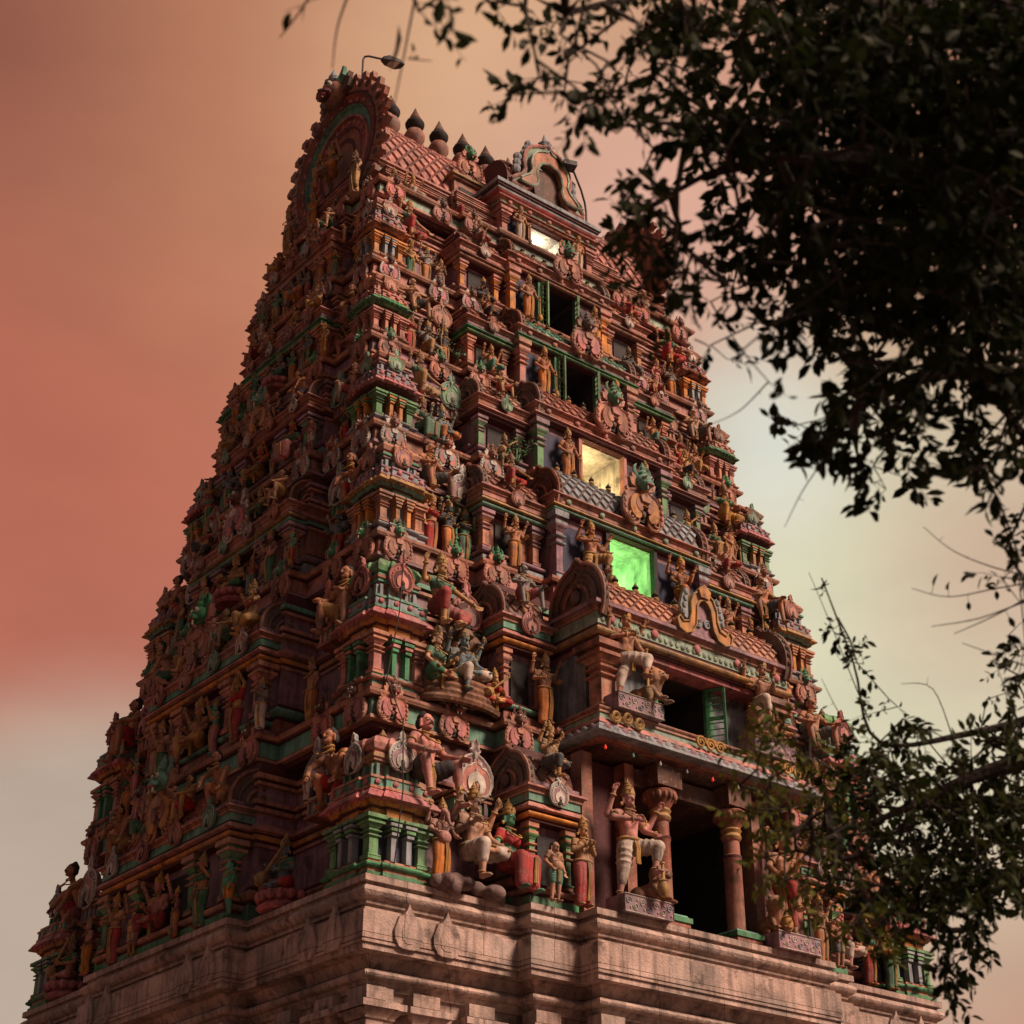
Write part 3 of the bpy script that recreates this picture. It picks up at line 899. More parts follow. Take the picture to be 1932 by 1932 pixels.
# ---- corner pavilions
def pavilion_meshes(k):
    t, s = TI[k], SCH[k]
    w = t['pw']; H = (t['z1'] - t['z0'] - t['bh']) * (.86 if k > 1 else .80)
    P = plan(w / 2, w / 2, [(w * .27, w * .05)], [(w * .27, w * .05)])
    u = H
    base = MB()
    courses(base, P, 0, [(.03 * u, .045, s['base']), (.025 * u, .015, s['edge']), (.04 * u, .045, s['base'], 'r'), (.02 * u, .0, s['edge'])])
    zw = .115 * u
    wall = MB()
    courses(wall, offset(P, -.11), zw, [(.30 * u, 0, s['wall'])])
    cw_ = w * .085
    for ax in range(4):
        M = Matrix.Rotation(ax * PI / 2, 4, 'Z'); wall.M = M
        for x in (-w * .13, w * .13):           # slim colonnettes with stacked capitals
            y = -w / 2 + .02
            wall.box(x - cw_ / 2, x + cw_ / 2, y - cw_, y + .1, zw, zw + .17 * u, s['col'])
            for j in range(4):
                e = cw_ * (.7 + .22 * j)
                wall.box(x - e, x + e, y - cw_ - e * .6, y + .1, zw + (.172 + .031 * j) * u, zw + (.192 + .031 * j) * u, s['col'] if j % 2 == 0 else s['pil'])
        wall.M = None
    zb = zw + .30 * u
    eave = MB()
    z = courses(eave, P, zb, [(.06 * u, -.06, s['beam']), (.015 * u, -.03, 'maroon'), (.03 * u, 0, s['beam'], 'y'), (.075 * u, .03, s['eave'], 'k'), (.02 * u, .05, s['edge']), (.055 * u, .03, s['slab']), (.018 * u, .05, s['edge'])])
    for ax in range(4):
        eave.M = Matrix.Rotation(ax * PI / 2, 4, 'Z')
        for i in range(7):                       # petals along the drooping eave
            x = -w * .5 + w * (i + .5) / 7
            eave.ball((x, -w / 2 - (.135 if abs(x) < w * .27 else .10), zb + .125 * u), (w * .062, .035, .04 * u), s['eave'], 6, 4)
        for i in range(4):                       # roses on the slab
            x = -w * .42 + w * .84 * i / 3
            eave.ball((x, -w / 2 - (.1 if abs(x) < w * .27 else .05), z - .045 * u), (.055, .03, .055), 'rose', 7, 5)
        eave.M = None
    roof = MB()
    Q = offset(P, -.13 * w)
    z2 = courses(roof, Q, z, [(.02 * u, .03, s['step']), (.09 * u, -.03, s['neck']), (.022 * u, .0, s['step']), (.022 * u, .05, s['edge']), (.022 * u, .08, s['step']), (.02 * u, .04, s['edge'])])
    for ax in range(4):
        roof.M = Matrix.Rotation(ax * PI / 2, 4, 'Z')
        for i in range(5):
            x = -w * .34 + w * .68 * i / 4
            roof.box(x - .03, x + .03, -w / 2 + .13 * w - .055, -w / 2 + .13 * w + .1, z + .02 * u, z + .11 * u, s['slab'])
        roof.M = None
    rings, mats = [], []
    hd = .17 * u
    for q, o in ((0, -.02), (.12, .06), (.35, .09), (.6, .04), (.8, -.07), (.93, -.2 * w), (1, -.33 * w)):
        rings.append([(x, y, z2 + q * hd) for x, y in offset(Q, o)])
    roof.loft(rings, [s['dome']] * 6)
    roof.lathe([(.09 * w, z2 + hd * .98), (.13 * w, z2 + hd * 1.08), (.06 * w, z2 + hd * 1.16), (.07 * w, z2 + hd * 1.22), (.004, z2 + hd * 1.5)], s['step'], 8)
    ant_z = z + .075 * u
    return dict(base=base.mesh('corner_pavilion'), wall=wall.mesh('wall'), eave=eave.mesh('eave'), roof=roof.mesh('roof'), pil=pilaster_mesh(.30 * u, w * .15, s['pil'], s['pil'] if k != 2 else 'salmon'),
                pz=zw, ant_z=ant_z, ant_s=(z2 + hd - ant_z) * 1.0, H=H)


def corner_pavilion(k, D, sx, sy):
    t = TI[k]; w = t['pw']
    b = put('corner_pavilion', D['base'], TOWER, (sx * (t['hx'] - w / 2 - .05), sy * (t['hy'] - w / 2 - .05), t['z0'] + t['bh'] + UP))
    put('wall', D['wall'], b); put('eave', D['eave'], b); put('roof', D['roof'], b)
    for px in (-1, 1):
        for py in (-1, 1):
            if (px == sx and py == sy) or (sx < 0 and px < 0) or (sy < 0 and py < 0):
                put('pilaster', D['pil'], b, (px * (w / 2 - w * .085), py * (w / 2 - w * .085), D['pz']))
    if sy < 0: put('antefix', ANT[ANTI[k]], b, (0, -w / 2 + .03, D['ant_z']), 0, D['ant_s'])
    if sx < 0: put('antefix', ANT[ANTI[k]], b, (-w / 2 + .03, 0, D['ant_z']), -PI / 2, D['ant_s'])
    if sy > 0: put('antefix', ANT[ANTI[k]], b, (0, w / 2 - .03, D['ant_z']), PI, D['ant_s'])
    if sx > 0: put('antefix', ANT[ANTI[k]], b, (w / 2 - .03, 0, D['ant_z']), PI / 2, D['ant_s'])


# ---- storeys: projecting band, mouldings and recessed wall
STOREY = {}
for k in range(1, 8):
    t, s = TI[k], SCH[k]
    fs = [(t['mb'], t['mp']), (t['cw'], t['cp'] if k != 2 else .55)]
    ss = [(t['sb'], t['sp'])]
    mb = MB()
    z = t['z0']
    P = plan(t['hx'], t['hy'], fs, ss)
    if k > 1:
        b = t['bh']
        z = courses(mb, P, z - .1, [(.1, -.12, 'maroon'), (.06, .0, s['edge'] if s['edge'] != s['band'] else 'salmon'), (.03, -.03, 'maroon'), (b * .52, -.05, s['band']), (.035, .0, 'maroon'), (.05, .06, 'salmon', 'y'),  # maroon courses paint in the shade under the band and in its creases
                                    (.04, .09, 'terra'), (.03, .02, 'maroon'), (b * .48 - .2, -.04, 'mauve')])
    else:
        z = courses(mb, P, 0, [(.03, -.22, 'maroon')])
    inset = t['pw'] * .80
    Pw = plan(t['hx'] - inset, t['hy'] - inset, [(t['mb'] - .1, t['mp'] + inset * .35)], [(t['sb'] - .15, t['sp'] + inset * .45)],
              (1.5 if k == 1 else t['dw'] + .14, 2.2 if k == 1 else 1.25 + (t['mp'] + inset * .35) * 0))
    hh = t['z1'] - z if k < 7 else 1.0
    cs = [(.10 * hh, .12, s['base']), (.03 * hh, .08, 'maroon'), (.06 * hh, .10, s['edge'], 'r'), (.03 * hh, .04, 'maroon')]
    cs += [(.24 * hh, 0, s['w2']), (.02 * hh, .05, 'pink'), (.02 * hh, .02, 'maroon'), (.03 * hh, .07, s['beam']), (.02 * hh, .04, 'maroon'), (.05 * hh, .05, 'pink', 'k'),
           (.07 * hh, .02, s['w2']), (.025 * hh, .10, 'salmon'), (.02 * hh, .05, 'maroon'), (.025 * hh, .12, 'pink'), (.10 * hh, -.02, 'mauve'), (.02 * hh, .06, 'salmon'), (.02 * hh, .03, 'maroon'), (.03 * hh, .09, s['edge'])]
    used = sum(c[0] for c in cs)
    cs.append((max(.02, hh - used - .02), 0, 'maroon'))
    courses(mb, Pw, z - .02, cs)
    STOREY[k] = tpart(mb, 'storey')

PAVS = {k: pavilion_meshes(k) for k in range(1, 7)}
for k in range(1, 7):
    for sx, sy in ((-1, -1), (1, -1), (-1, 1)):
        corner_pavilion(k, PAVS[k], sx, sy)

# medallions standing on the projecting bands
for k in range(2, 8):
    t = TI[k]
    sc = min(.62, t['bh'] * 1.22)
    zz = t['z0'] - .02
    me = MED[MEDI[k]]
    pos = []
    hx, hy = t['hx'], t['hy']
    for s_ in (-1, 1):
        for f in ((-hx + .42), (-hx + 1.75), ):
            pos.append((s_ * f, -hy - .02, 0))
        pos.append((s_ * (t['mb'] - .28), -hy - t['mp'] - .02, 0))
        pos.append((-hx - .02, s_ * (hy - .42), -PI / 2))
        if hy - 1.4 > t['sb'] + .2: pos.append((-hx - .02, s_ * (hy - 1.45), -PI / 2))
        pos.append((-hx - t['sp'] - .02, s_ * (t['sb'] - .3), -PI / 2))
        pos.append((hx + .02, -hy + (.42 if s_ > 0 else 1.6), PI / 2))
    pos.append((-hx + .42, hy + .02, PI))
    for x, y, r in pos:
        put('medallion', me, STOREY[k], (x, y, zz), r, sc)


# ---- wall bays with niche, entablature and barrel roof
def entab(s, h):
    return [(.08 * h, .02, 'maroon'), (.13 * h, .06, s['beam'], 'r'), (.05 * h, .04, 'maroon'), (.16 * h, .08, s['eave'] if s['eave'] != 'rose' else 'pink', 'k'), (.05 * h, .04, 'maroon'), (.20 * h, .07, s['band'] if s['band'] != 'stone' else 'teal'),
            (.05 * h, .1, 'salmon'), (.07 * h, .10, 'terra', 'y'), (.05 * h, .17, 'pink'), (.06 * h, .09, 'maroon'), (.10 * h, .06, 'mauve')]


def gable_plate(r, col, rim):
    """round horseshoe end of a barrel roof, standing in the y-z plane, facing -x"""
    mb = MB()
    mb.M = Matrix.Rotation(-PI / 2, 4, 'Z')
    n = 20
    o = [(r * 1.25 * math.cos(-.5 + (PI + 1.0) * i / n), r * 1.35 * math.sin(-.5 + (PI + 1.0) * i / n) + (r * .22 if i == n // 2 else 0)) for i in range(n + 1)]
    mb.plate(o, .06, -.06, col)
    for q in (1.0, .72, .45):
        mb.tube([(x * q, -.07 - .02 * (1 - q), z * q) for x, z in o], r * .07, rim if q != .72 else col, 6)
    for i in range(2, n - 1): mb.ball((o[i][0], -.02, o[i][1]), (r * .09, .05, r * .09), col, 6, 4)
    mb.ball((0, -.1, r * .25), (r * .2, .08, r * .26), 'brown', 8, 6)
    mb.ball((0, -.1, r * .6), (r * .12, .08, r * .12), 'brown', 8, 6)
    return mb.mesh('gable_end')


def sala_bay(k, w, p, h, loc, rz, ends=(-1, 1), med=True, side_bay=True, nf=3):
    """shrine bay: niche wall, entablature, barrel roof"""
    t, s = TI[k], SCH[k]
    bay = MB()
    back = t['pw'] * .8
    hb, hw, he = .13 * h, .36 * h, .24 * h
    D = max(.25, p + back * .5)
    P = [(-w, -p), (w, -p), (w, D), (-w, D)]
    courses(bay, P, 0, [(.05 * h, .03, s['base']), (.025 * h, -.01, 'maroon'), (.035 * h, .03, s['edge'], 'r'), (.02 * h, -.02, 'maroon')])
    bay.box(-w + .05, w - .05, -p + .2, D - .03, hb, hb + hw, s['w2'])
    nd = w * .42
    bay.box(-nd, nd, -p + .16, -p + .195, hb, hb + hw * .85, 'dark')  # flat dark sheet on the wall, painting in the niche's shade
    courses(bay, P, hb + hw, entab(s, he))
    o = bay.build('shrine_bay', TOWER, (loc[0], loc[1], loc[2] + UP), rz)
    pm = pilaster_mesh(hw, min(.2, w * .2), s['pil'], s['edge'] if s['edge'] != 'teal' else 'salmon')
    xs = [-w + .1, -nd - .06, nd + .06, w - .1] if w > .9 else [-w + .1, w - .1]
    for x in xs: put('pilaster', pm, o, (x, -p + .12, hb))
    rf = MB()
    r = max(.3, min(.62, h * .22)); zt = hb + hw + he
    barrel(rf, w * .96, -p + r * 1.02, zt - .02, r, r * 1.05, 'terra' if k % 2 else 'salmon', 'maroon', max(4, int(w * 2 / .24)), 5)
    ro = rf.build('barrel_roof', o)
    n_a = 4 if w > 1 else 1
    for i in range(n_a):
        put('antefix', ANT[(ANTI[k] + i) % 6], o, ((i - (n_a - 1) / 2) * w * .52, -p - .16, hb + hw + he * .42), 0, h * .2)
    if k > 4: return o
    gp = gable_plate(r * .8, 'brown', 'terra')
    for e in ends: put('gable_end', gp, o, (e * w * .97, -p + r * .9, zt), 0 if e < 0 else PI)
    if med: put('medallion', MED[(MEDI[k] + 2) % 5], o, (0, -p - .12, zt - .16), 0, r * 1.9)
    return o


for k in range(1, 7):
    t = TI[k]
    H = t['z1'] - t['z0'] - t['bh']
    zf = t['z0'] + t['bh']
    # shaded face: broad central bay
    sala_bay(k, t['sb'] - .25, t['sp'] - .05, H * .98, (-t['hx'], 0, zf), -PI / 2)
    # doorway face: a narrower bay on each flank of the centre
    wm = (t['mb'] - t['cw']) / 2
    for s_ in (-1, 1):
        sala_bay(k, wm - .02, t['mp'] - .06, H * .98, (s_ * (t['cw'] + wm), -t['hy'], zf), 0, (-1,) if s_ < 0 else (1,), False)


# ---- small railed neck carrying a large arch ornament, in the recess beside each corner pavilion
for k in range(1, 6):
    t, s = TI[k], SCH[k]
    Hh = t['z1'] - t['z0'] - t['bh']
    zf = t['z0'] + t['bh'] + Hh * (.50 if k < 3 else .46)
    w = .36 * t['pw'] / 1.15
    nk2 = MB()
    zz = courses(nk2, [(-w, -.16), (w, -.16), (w, .4), (-w, .4)], 0, [(.05, .04, 'terra'), (.2 * t['pw'], 0, s['slab']), (.04, .05, s['edge']), (.04, .02, 'maroon'), (.04, .07, s['step'])])
    for i in range(4): nk2.box(-w + .05 + i * (2 * w - .16) / 3, -w + .11 + i * (2 * w - .16) / 3, -.2, -.1, .06, .05 + .2 * t['pw'], s['neck'])
    nkm = nk2.mesh('railed_neck')
    for x, y, r in [(-t['hx'] + t['pw'] + 1.15, -t['hy'] + .5, 0), (t['hx'] - t['pw'] - 1.15, -t['hy'] + .5, 0), (-t['hx'] + .4, -t['hy'] + t['pw'] + .75, -PI / 2), (-t['hx'] + .4, t['hy'] - t['pw'] - .75, -PI / 2)]:
        o = put('railed_neck', nkm, TOWER, (x, y, zf + UP), r)
        put('arch_ornament', ANT[{1: 4, 2: 1, 3: 0, 4: 3, 5: 5}[k]], o, (0, -.2, zz - .12), 0, .95 * t['pw'])


# ---- central doorways
def room(mb, dw, y0, y1, z0, z1, mat):
    """five slabs round an empty lit or dark room"""
    e = .05
    mb.box(-dw - e, dw + e, y1, y1 + e, z0 - e, z1 + e, mat)
    mb.box(-dw - e, -dw, y0, y1 - .002, z0 - e, z1 + e, mat)
    mb.box(dw, dw + e, y0, y1 - .002, z0 - e, z1 + e, mat)
    mb.box(-dw + .002, dw - .002, y0, y1 - .002, z1, z1 + e, mat)
    mb.box(-dw + .002, dw - .002, y0, y1 - .002, z0 - e, z0, mat)


def shutter(h, w, col):
    mb = MB()
    for x in (0, w): mb.box(x - .025, x + .025, -.03, .03, 0, h, col)
    for z in (0, h * .5, h - .05): mb.box(.027, w - .027, -.025, .025, z, z + .05, col)
    n = 9
    for i in range(n):
        z = .07 + (h - .14) * i / n
        if abs(z - h * .5) < .04: continue
        mb.M = Matrix.Translation((w / 2, 0, z)) @ Matrix.Rotation(R(35), 4, 'X')
        mb.box(-w / 2 + .028, w / 2 - .028, -.03, .03, -.006, .006, col)
        mb.M = None
    return mb.mesh('shutter')


GLOW = {}
for k in range(3, 8):
    t, s = TI[k], SCH[k]
    dw, dh, w = t['dw'], t['dh'], t['cw'] - .12
    fy = t['dy']                       # door plane
    zf = t['z0'] + t['bh']
    H = t['z1'] - zf
    p = fy - t['hy']
    bk = t['pw'] * .5
    bay = MB()
    # piers either side of the opening
    for sg in (-1, 1):
        xa, xb = sorted((sg * (dw + .092), sg * (w - .04)))
        bay.box(xa, xb, -p + .10, bk, 0, dh + .02, s['w2'] if k != 3 else 'mauve')
        bay.box(xa, xb, -p + .03, bk, 0, .09, s['base'])
        bay.box(xa + .02, xb - .02, -p + .098, -p + .12, .12, dh * .9, 'navy')
        xj0, xj1 = sorted((sg * dw, sg * (dw + .09)))
        bay.box(xj0, xj1, -p + .0, -p + .135, 0, dh + .02, 'green' if k in (5, 6) else ('pink' if k == 4 else 'dark' if k == 3 else 'terra'))
    he = min(.62, (t['z1'] - zf - dh) * .5) if k < 7 else .34
    P = [(-w, -p), (w, -p), (w, bk), (-w, bk)]
    courses(bay, P, dh + .02, entab(s, he))
    for i in range(5):
        x = -w * .86 + w * 1.72 * i / 4
        bay.ball((x, -p - .1, dh + .02 + he * .6), (.07, .035, .07), 'pale' if k == 3 else 'pink', 8, 5)
    o = bay.build('doorway_bay', TOWER, (0, -t['hy'], zf + UP))
    pm = pilaster_mesh(dh + .02, .16, 'mauve' if k == 3 else s['pil'], 'bluegrey' if k == 3 else s['edge'])
    for sg in (-1, 1): put('pilaster', pm, o, (sg * (w - .09), -p + .06, 0))
    rm = MB()
    room(rm, dw, -p + .14, bk + .7, .02, dh, 'plaster' if k in (3, 4, 7) else 'dark')  # unlit rooms get near-black walls, their shade put into the colour
    put('room', rm.mesh('room'), o)
    if k < 7:
        if k in (5, 6):
            sm = shutter(dh, .16, 'leafgreen')
            for sg in (-1, 1): put('shutter', sm, o, (sg * dw * .98 - (0 if sg < 0 else .0), -p - .01, 0), R(-70) if sg < 0 else R(-110))
        rf = MB()
        r = {3: .55, 4: .5, 5: .45, 6: .42}[k]; zt = dh + .02 + he
        rz_ = r * {3: 1.5, 4: 1.25}.get(k, 1.0)
        barrel(rf, w * .95, -p + r * 1.0, zt - .02, r, rz_, ('bluegrey' if k == 3 else 'teal' if k == 5 else 'terra'), 'maroon', int(w * 2 / .25), 5)
        ro = rf.build('barrel_roof', o)
        for i in range(8):
            x = -w * .8 + w * 1.6 * i / 7
            if abs(x) < .35 or True:
                put('finial', FIN_S, ro, (x, -p + r * .75, zt + rz_ * .96), 0, .8)
        gp = gable_plate(r * .95, 'brown', 'terra')
        for e in (-1, 1): put('gable_end', gp, o, (e * w * .97, -p + r * .95, zt + .02), 0 if e < 0 else PI)
        put('medallion', MED[{3: 3, 4: 2, 5: 0, 6: 2}[k]], o, (.15, -p - .16, zt - .16), 0, r * 2.0)
    GLOW[k] = (0, -fy, zf, dw, dh)


def lamp(name, k, col, energy, dx, dz, dy, mat):
    x, y, zf, dw, dh = GLOW[k]
    mb = MB()
    mb.ball((0, 0, 0), (.07, .07, .09), mat, 10, 7)
    mb.lathe([(.03, .08), (.03, .16)], 'metal', 8)
    o = mb.build(name, None, (x + dx, y + dy, zf + dz))
    l = bpy.data.lights.new(name + '_light', 'POINT'); l.energy = energy; l.color = col; l.shadow_soft_size = .08
    lo = bpy.data.objects.new(name + '_light', l); COL.objects.link(lo); lo.parent = o
    lo.location = (0, -.17, -.02)
    return o


tag(lamp('room_lamp', 3, (.30, 1, .24), 78, -.32, .74, 1.40, 'lit_green'), "glowing lamp inside the green lit opening of the third storey", "lamp", "lamps inside the tower openings")
tag(lamp('room_lamp', 4, (1, .72, .32), 44, -.2, .62, .95, 'lit_white'), "glowing lamp inside the yellow lit opening of the fourth storey", "lamp", "lamps inside the tower openings")
tag(lamp('room_lamp', 7, (1, .93, .70), 17, .0, .68, .7, 'lit_white'), "glowing lamp inside the white lit opening under the roof", "lamp", "lamps inside the tower openings")

# ---- first storey portico and the porch that stands on it
t, s = TI[1], SCH[1]
po = MB()
py = t['hy'] + t['cp']
for sg in (-1, 1):
    xa, xb = sorted((sg * 1.5, sg * (t['cw'] - .1)))
    po.box(xa, xb, -py + .75, -4.2, .03, 2.96, 'maroon')
    xa, xb = sorted((sg * 1.5, sg * 1.72))
    po.box(xa, xb, -py + .45, -py + .74, .03, 2.96, 'terra')
    xa, xb = sorted((sg * (t['cw'] - .35), sg * (t['cw'] - .1)))
    po.box(xa, xb, -py + .45, -py + .74, .03, 2.96, 'terra')
po.box(-1.49, 1.49, -4.3, -4.2, .03, 2.96, 'dark')  # near-black back, lining and floor put the portico's inner shade into the colour
for sg in (-1, 1):
    xa, xb = sorted((sg * 1.31, sg * 1.345)); po.box(xa, xb, -py + .78, -4.32, .07, 2.58, 'dark')
po.box(-1.49, 1.49, -py + .5, -4.31, 2.6, 2.94, 'brown')
po.box(-1.49, 1.49, -py + .2, -4.31, .035, .06, 'dark')
PORT = tpart(po, 'portico')
cm = MB()
courses(cm, plan(.26, .26), .0, [(.12, .06, 'terra'), (.09, .09, 'green'), (.05, .02, 'teal', 'b')])
cm.lathe([(.17, .26, 'terra'), (.165, 1.62, 'terra'), (.18, 1.64, 'maroon'), (.18, 1.7, 'terra'), (.155, 1.72, 'terra'), (.15, 1.98, 'rose'), (.18, 2.0, 'ochre'), (.2, 2.06, 'ochre'), (.175, 2.12, 'gold'), (.21, 2.18, 'ochre'), (.18, 2.22, 'terra'),
          (.23, 2.30, 'terra'), (.3, 2.42, 'terra'), (.32, 2.52, 'terra'), (.27, 2.56, 'brown'), (.2, 2.58, 'brown')], 'terra', 16)
for i in range(16):
    a = i * PI / 8
    cm.ball((.28 * math.cos(a), .28 * math.sin(a), 2.44), (.055, .055, .09), 'terra', 6, 5)
cm.box(-.3, .3, -.3, .3, 2.58, 2.97, 'brown')
colm = cm.mesh('column')
for x in (-.9, .9): put('column', colm, PORT, (x, -6.52, .03))

t, s = TI[2], SCH[2]
sy_ = 6.98
sl_ = MB()
P = [(-2.72, -sy_), (2.72, -sy_), (2.72, -4.4), (-2.72, -4.4)]
z = courses(sl_, P, 3.03, [(.06, -.25, 'brown'), (.05, -.1, 'terra', 'y'), (.20, .02, 'bluegrey', 'k'), (.03, .02, 'maroon')])
z = courses(sl_, offset(P, -.06), z, [(.12, .0, 'pink', 'b'), (.14, -.08, 'pale'), (.04, -.05, 'salmon'), (.09, -.06, 'terra', 'r')])
ZP = z
for i in range(26):                                   # petals painted and modelled on the slab edge
    x = -2.62 + 5.24 * i / 25
    sl_.ball((x, -sy_ - .1, 3.24), (.09, .04, .09), 'bluegrey' if i % 2 else 'mauve', 8, 5)
for sg in (-1, 1):
    for i in range(3):
        scroll(sl_, (sg * (2.35 - .28 * i), z - .22 + .03 * (i % 2)), .13, -sy_ - .03, 1.6, 'gold', sg, .03)
for i in range(3): scroll(sl_, (-.25 + .25 * i, z - .2), .13, -sy_ - .03, 1.6, 'gold', 1, .03)
for i in range(12):
    y = -sy_ + .1 + i * .2
    sl_.ball((-2.72 - .1, y, 3.24), (.04, .09, .09), 'bluegrey' if i % 2 else 'mauve', 8, 5)
SLAB = tpart(sl_, 'porch_slab')

pr = MB()
dw, dh = t['dw'], t['dh']
fy = 6.25
for sg in (-1, 1):
    xa, xb = sorted((sg * (dw + .02), sg * 2.35))
    pr.box(xa, xb, -fy + .03, -4.5, ZP, ZP + 1.34, 'bluegrey')
    xa, xb = sorted((sg * dw, sg * (dw + .16)))
    pr.box(xa, xb, -fy - .07, -fy + .027, ZP, ZP + 1.34, 'green')
W2 = 2.5
P = [(-W2, -sy_ + .22), (W2, -sy_ + .22), (W2, -4.5), (-W2, -4.5)]
zt = courses(pr, P, ZP + 1.34, [(.10, -.12, 'rose'), (.05, -.05, 'maroon'), (.13, .0, 'ochre', 'r'), (.05, .0, 'maroon'), (.24, .02, 'pale'), (.04, .06, 'salmon'), (.06, .06, 'terra', 'y'), (.07, .16, 'mauve'), (.05, .1, 'maroon'), (.08, .02, 'terra')])
for i in range(9):
    x = -2.2 + 4.4 * i / 8
    if i % 2 == 0: pr.ball((x, -sy_ + .17, ZP + 1.82), (.09, .04, .09), 'rose', 10, 6)
for i in range(34):
    x = -2.4 + 4.8 * i / 33
    pr.ball((x, -sy_ + .19, ZP + 1.76), (.05, .025, .06), 'pale', 6, 4)
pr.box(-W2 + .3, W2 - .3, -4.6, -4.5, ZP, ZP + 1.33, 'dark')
PORCH = tpart(pr, 'porch')
rm = MB(); room(rm, dw, -fy + .04, -4.75, ZP + .02, ZP + 1.3, 'dark'); put('room', rm.mesh('room'), PORCH)  # near-black walls paint in the darkness behind the porch door
pm = pilaster_mesh(1.34, .34, 'salmon', 'terra')
for sg in (-1, 1): put('column', pm, PORCH, (sg * (W2 - .3), -sy_ + .48, ZP))
for sg in (-1, 1):
    put('shutter', shutter(dh, .34, 'green'), PORCH, (sg * (dw + .02), -fy - .07, ZP + .02), R(-152) if sg < 0 else R(-58))
rf = MB()
barrel(rf, W2 * .96, -sy_ + .85, zt - .02, .62, .66, 'salmon', 'maroon', 20, 6)
ro = rf.build('barrel_roof', PORCH)
for i in range(9):
    x = -W2 * .84 + W2 * 1.68 * i / 8
    put('finial', FIN_S, ro, (x, -sy_ + .72, zt + .62), 0, .95)
gp = gable_plate(.62, 'brown', 'terra')
for e in (-1, 1): put('gable_end', gp, PORCH, (e * W2 * .97, -sy_ + .8, zt + .02), 0 if e < 0 else PI)
# big orange horseshoe arch over the porch entablature
bm_ = MB()
o = mirror([(0, 1.0), (.1, .97), (.22, .88), (.3, .7), (.3, .5), (.36, .34), (.5, .3), (.58, .38), (.64, .3), (.6, .16), (.46, .1), (.3, .16), (.2, .32), (.18, .5), (.16, .68), (.09, .78), (0, .82)])
bm_.plate(o, .06, -.06, 'orange')
bm_.tube([(x, -.07, zz) for x, zz in o], .022, 'gold', 5, closed=True)
bm_.plate([(-.24, .14), (.24, .14), (.22, .5), (.17, .7), (.08, .8), (-.08, .8), (-.17, .7), (-.22, .5)], .05, -.0, 'mauve')
for q in (-1, 1):
    scroll(bm_, (q * .1, .4), .09, -.02, 1.7, 'bluegrey', q, .02)
    bm_.plate([(q * .3, .36), (q * .42, .42), (q * .52, .6), (q * .46, .82), (q * .36, .98), (q * .3, .9), (q * .34, .72)][::q], .03, -.03, 'bluegrey')
    for i in range(4): bm_.ball((q * (.46 - .03 * i), -.03, .5 + .13 * i), (.06, .04, .06), 'bluegrey', 6, 4)
bm_.plate([(-.1, .84), (.1, .84), (.14, .98), (0, 1.1), (-.14, .98)], -.02, -.12, 'orange')
put('arch_ornament', bm_.mesh('arch_ornament'), PORCH, (.1, -sy_ + .1, zt - .32), 0, 1.15)
tri = MB()
# ---- stone base
sb = MB()
t = TI[1]
P = plan(t['hx'], t['hy'], [(t['mb'], t['mp']), (t['cw'] + .02, t['cp'] + .02)], [(t['sb'], t['sp'])])
courses(sb, P, GROUND, [(1.0, .1, 'stone'), (.3, .25, 'stone', 'r'), (6.64, -.40, 'stone'), (.12, -.34, 'stone', 'y'), (.14, -.2, 'stone', 'r'), (.06, -.32, 'stone'), (.16, -.3, 'stone', 'y'), (.10, .06, 'stone'),
                        (.04, .10, 'stone'), (.03, .07, 'stone'), (.43, .09, 'stone'), (.06, .02, 'stone'), (.08, -.1, 'stone'), (.06, -.04, 'stone'), (.23, -.02, 'stone', 'r'), (.04, -.02, 'stone'), (.11, .06, 'stone')])
BASE = tpart(sb, 'stone_base')
SP = MB()
Q = plan(.2, .12)
courses(SP, Q, 0, [(.3, .08, 'stone'), (3.0, 0, 'stone'), (.1, .05, 'stone', 'r'), (.12, -.02, 'stone'), (.1, .08, 'stone', 'r'), (.12, .04, 'stone'), (.14, .08, 'stone', 'y'), (.1, .22, 'stone'), (.25, .06, 'stone')])
spm = SP.mesh('stone_pilaster')
tp = -1.66 - 4.23
for x, pj in ((-6.5, 0), (-5.6, 0), (-4.5, 0), (-3.4, t['mp']), (3.4, t['mp']), (4.5, 0), (5.6, 0), (6.5, 0), (-2.4, t['cp']), (2.4, t['cp'])):
    put('stone_pilaster', spm, BASE, (x, -t['hy'] - pj + .36, tp))
for y, pj in ((-5.75, 0), (-4.8, 0), (-3.6, 0), (-2.1, t['sp']), (-.8, t['sp']), (.8, t['sp']), (2.1, t['sp']), (3.6, 0), (4.8, 0), (5.75, 0)):
    put('stone_pilaster', spm, BASE, (-t['hx'] - pj + .36, y, tp), -PI / 2)
kd = MB()
KO = mirror([(0, 1), (.07, .86), (.16, .74), (.3, .7), (.36, .55), (.44, .4), (.42, .2), (.3, .04), (.16, 0), (0, 0)])
kd.plate(KO, .08, -.045, 'stone')
KI = mirror([(0, .62), (.14, .56), (.22, .4), (.2, .2), (.1, .12), (0, .12)])
kd.plate(KI, -.03, -.06, 'stone')
kdm = kd.mesh('carved_arch')
for x in (-6.2, -5.45, 5.45, 6.2): put('carved_arch', kdm, BASE, (x, -t['hy'] - .11, -1.1), 0, (.62, .62, .72))
for y, pj in ((-5.45, 0), (-4.7, 0), (-2.2, t['sp']), (-1.5, t['sp']), (1.5, t['sp']), (2.2, t['sp']), (4.7, 0), (5.45, 0)):
    put('carved_arch', kdm, BASE, (-t['hx'] - pj - .11, y, -1.1), -PI / 2, (.62, .62, .72))

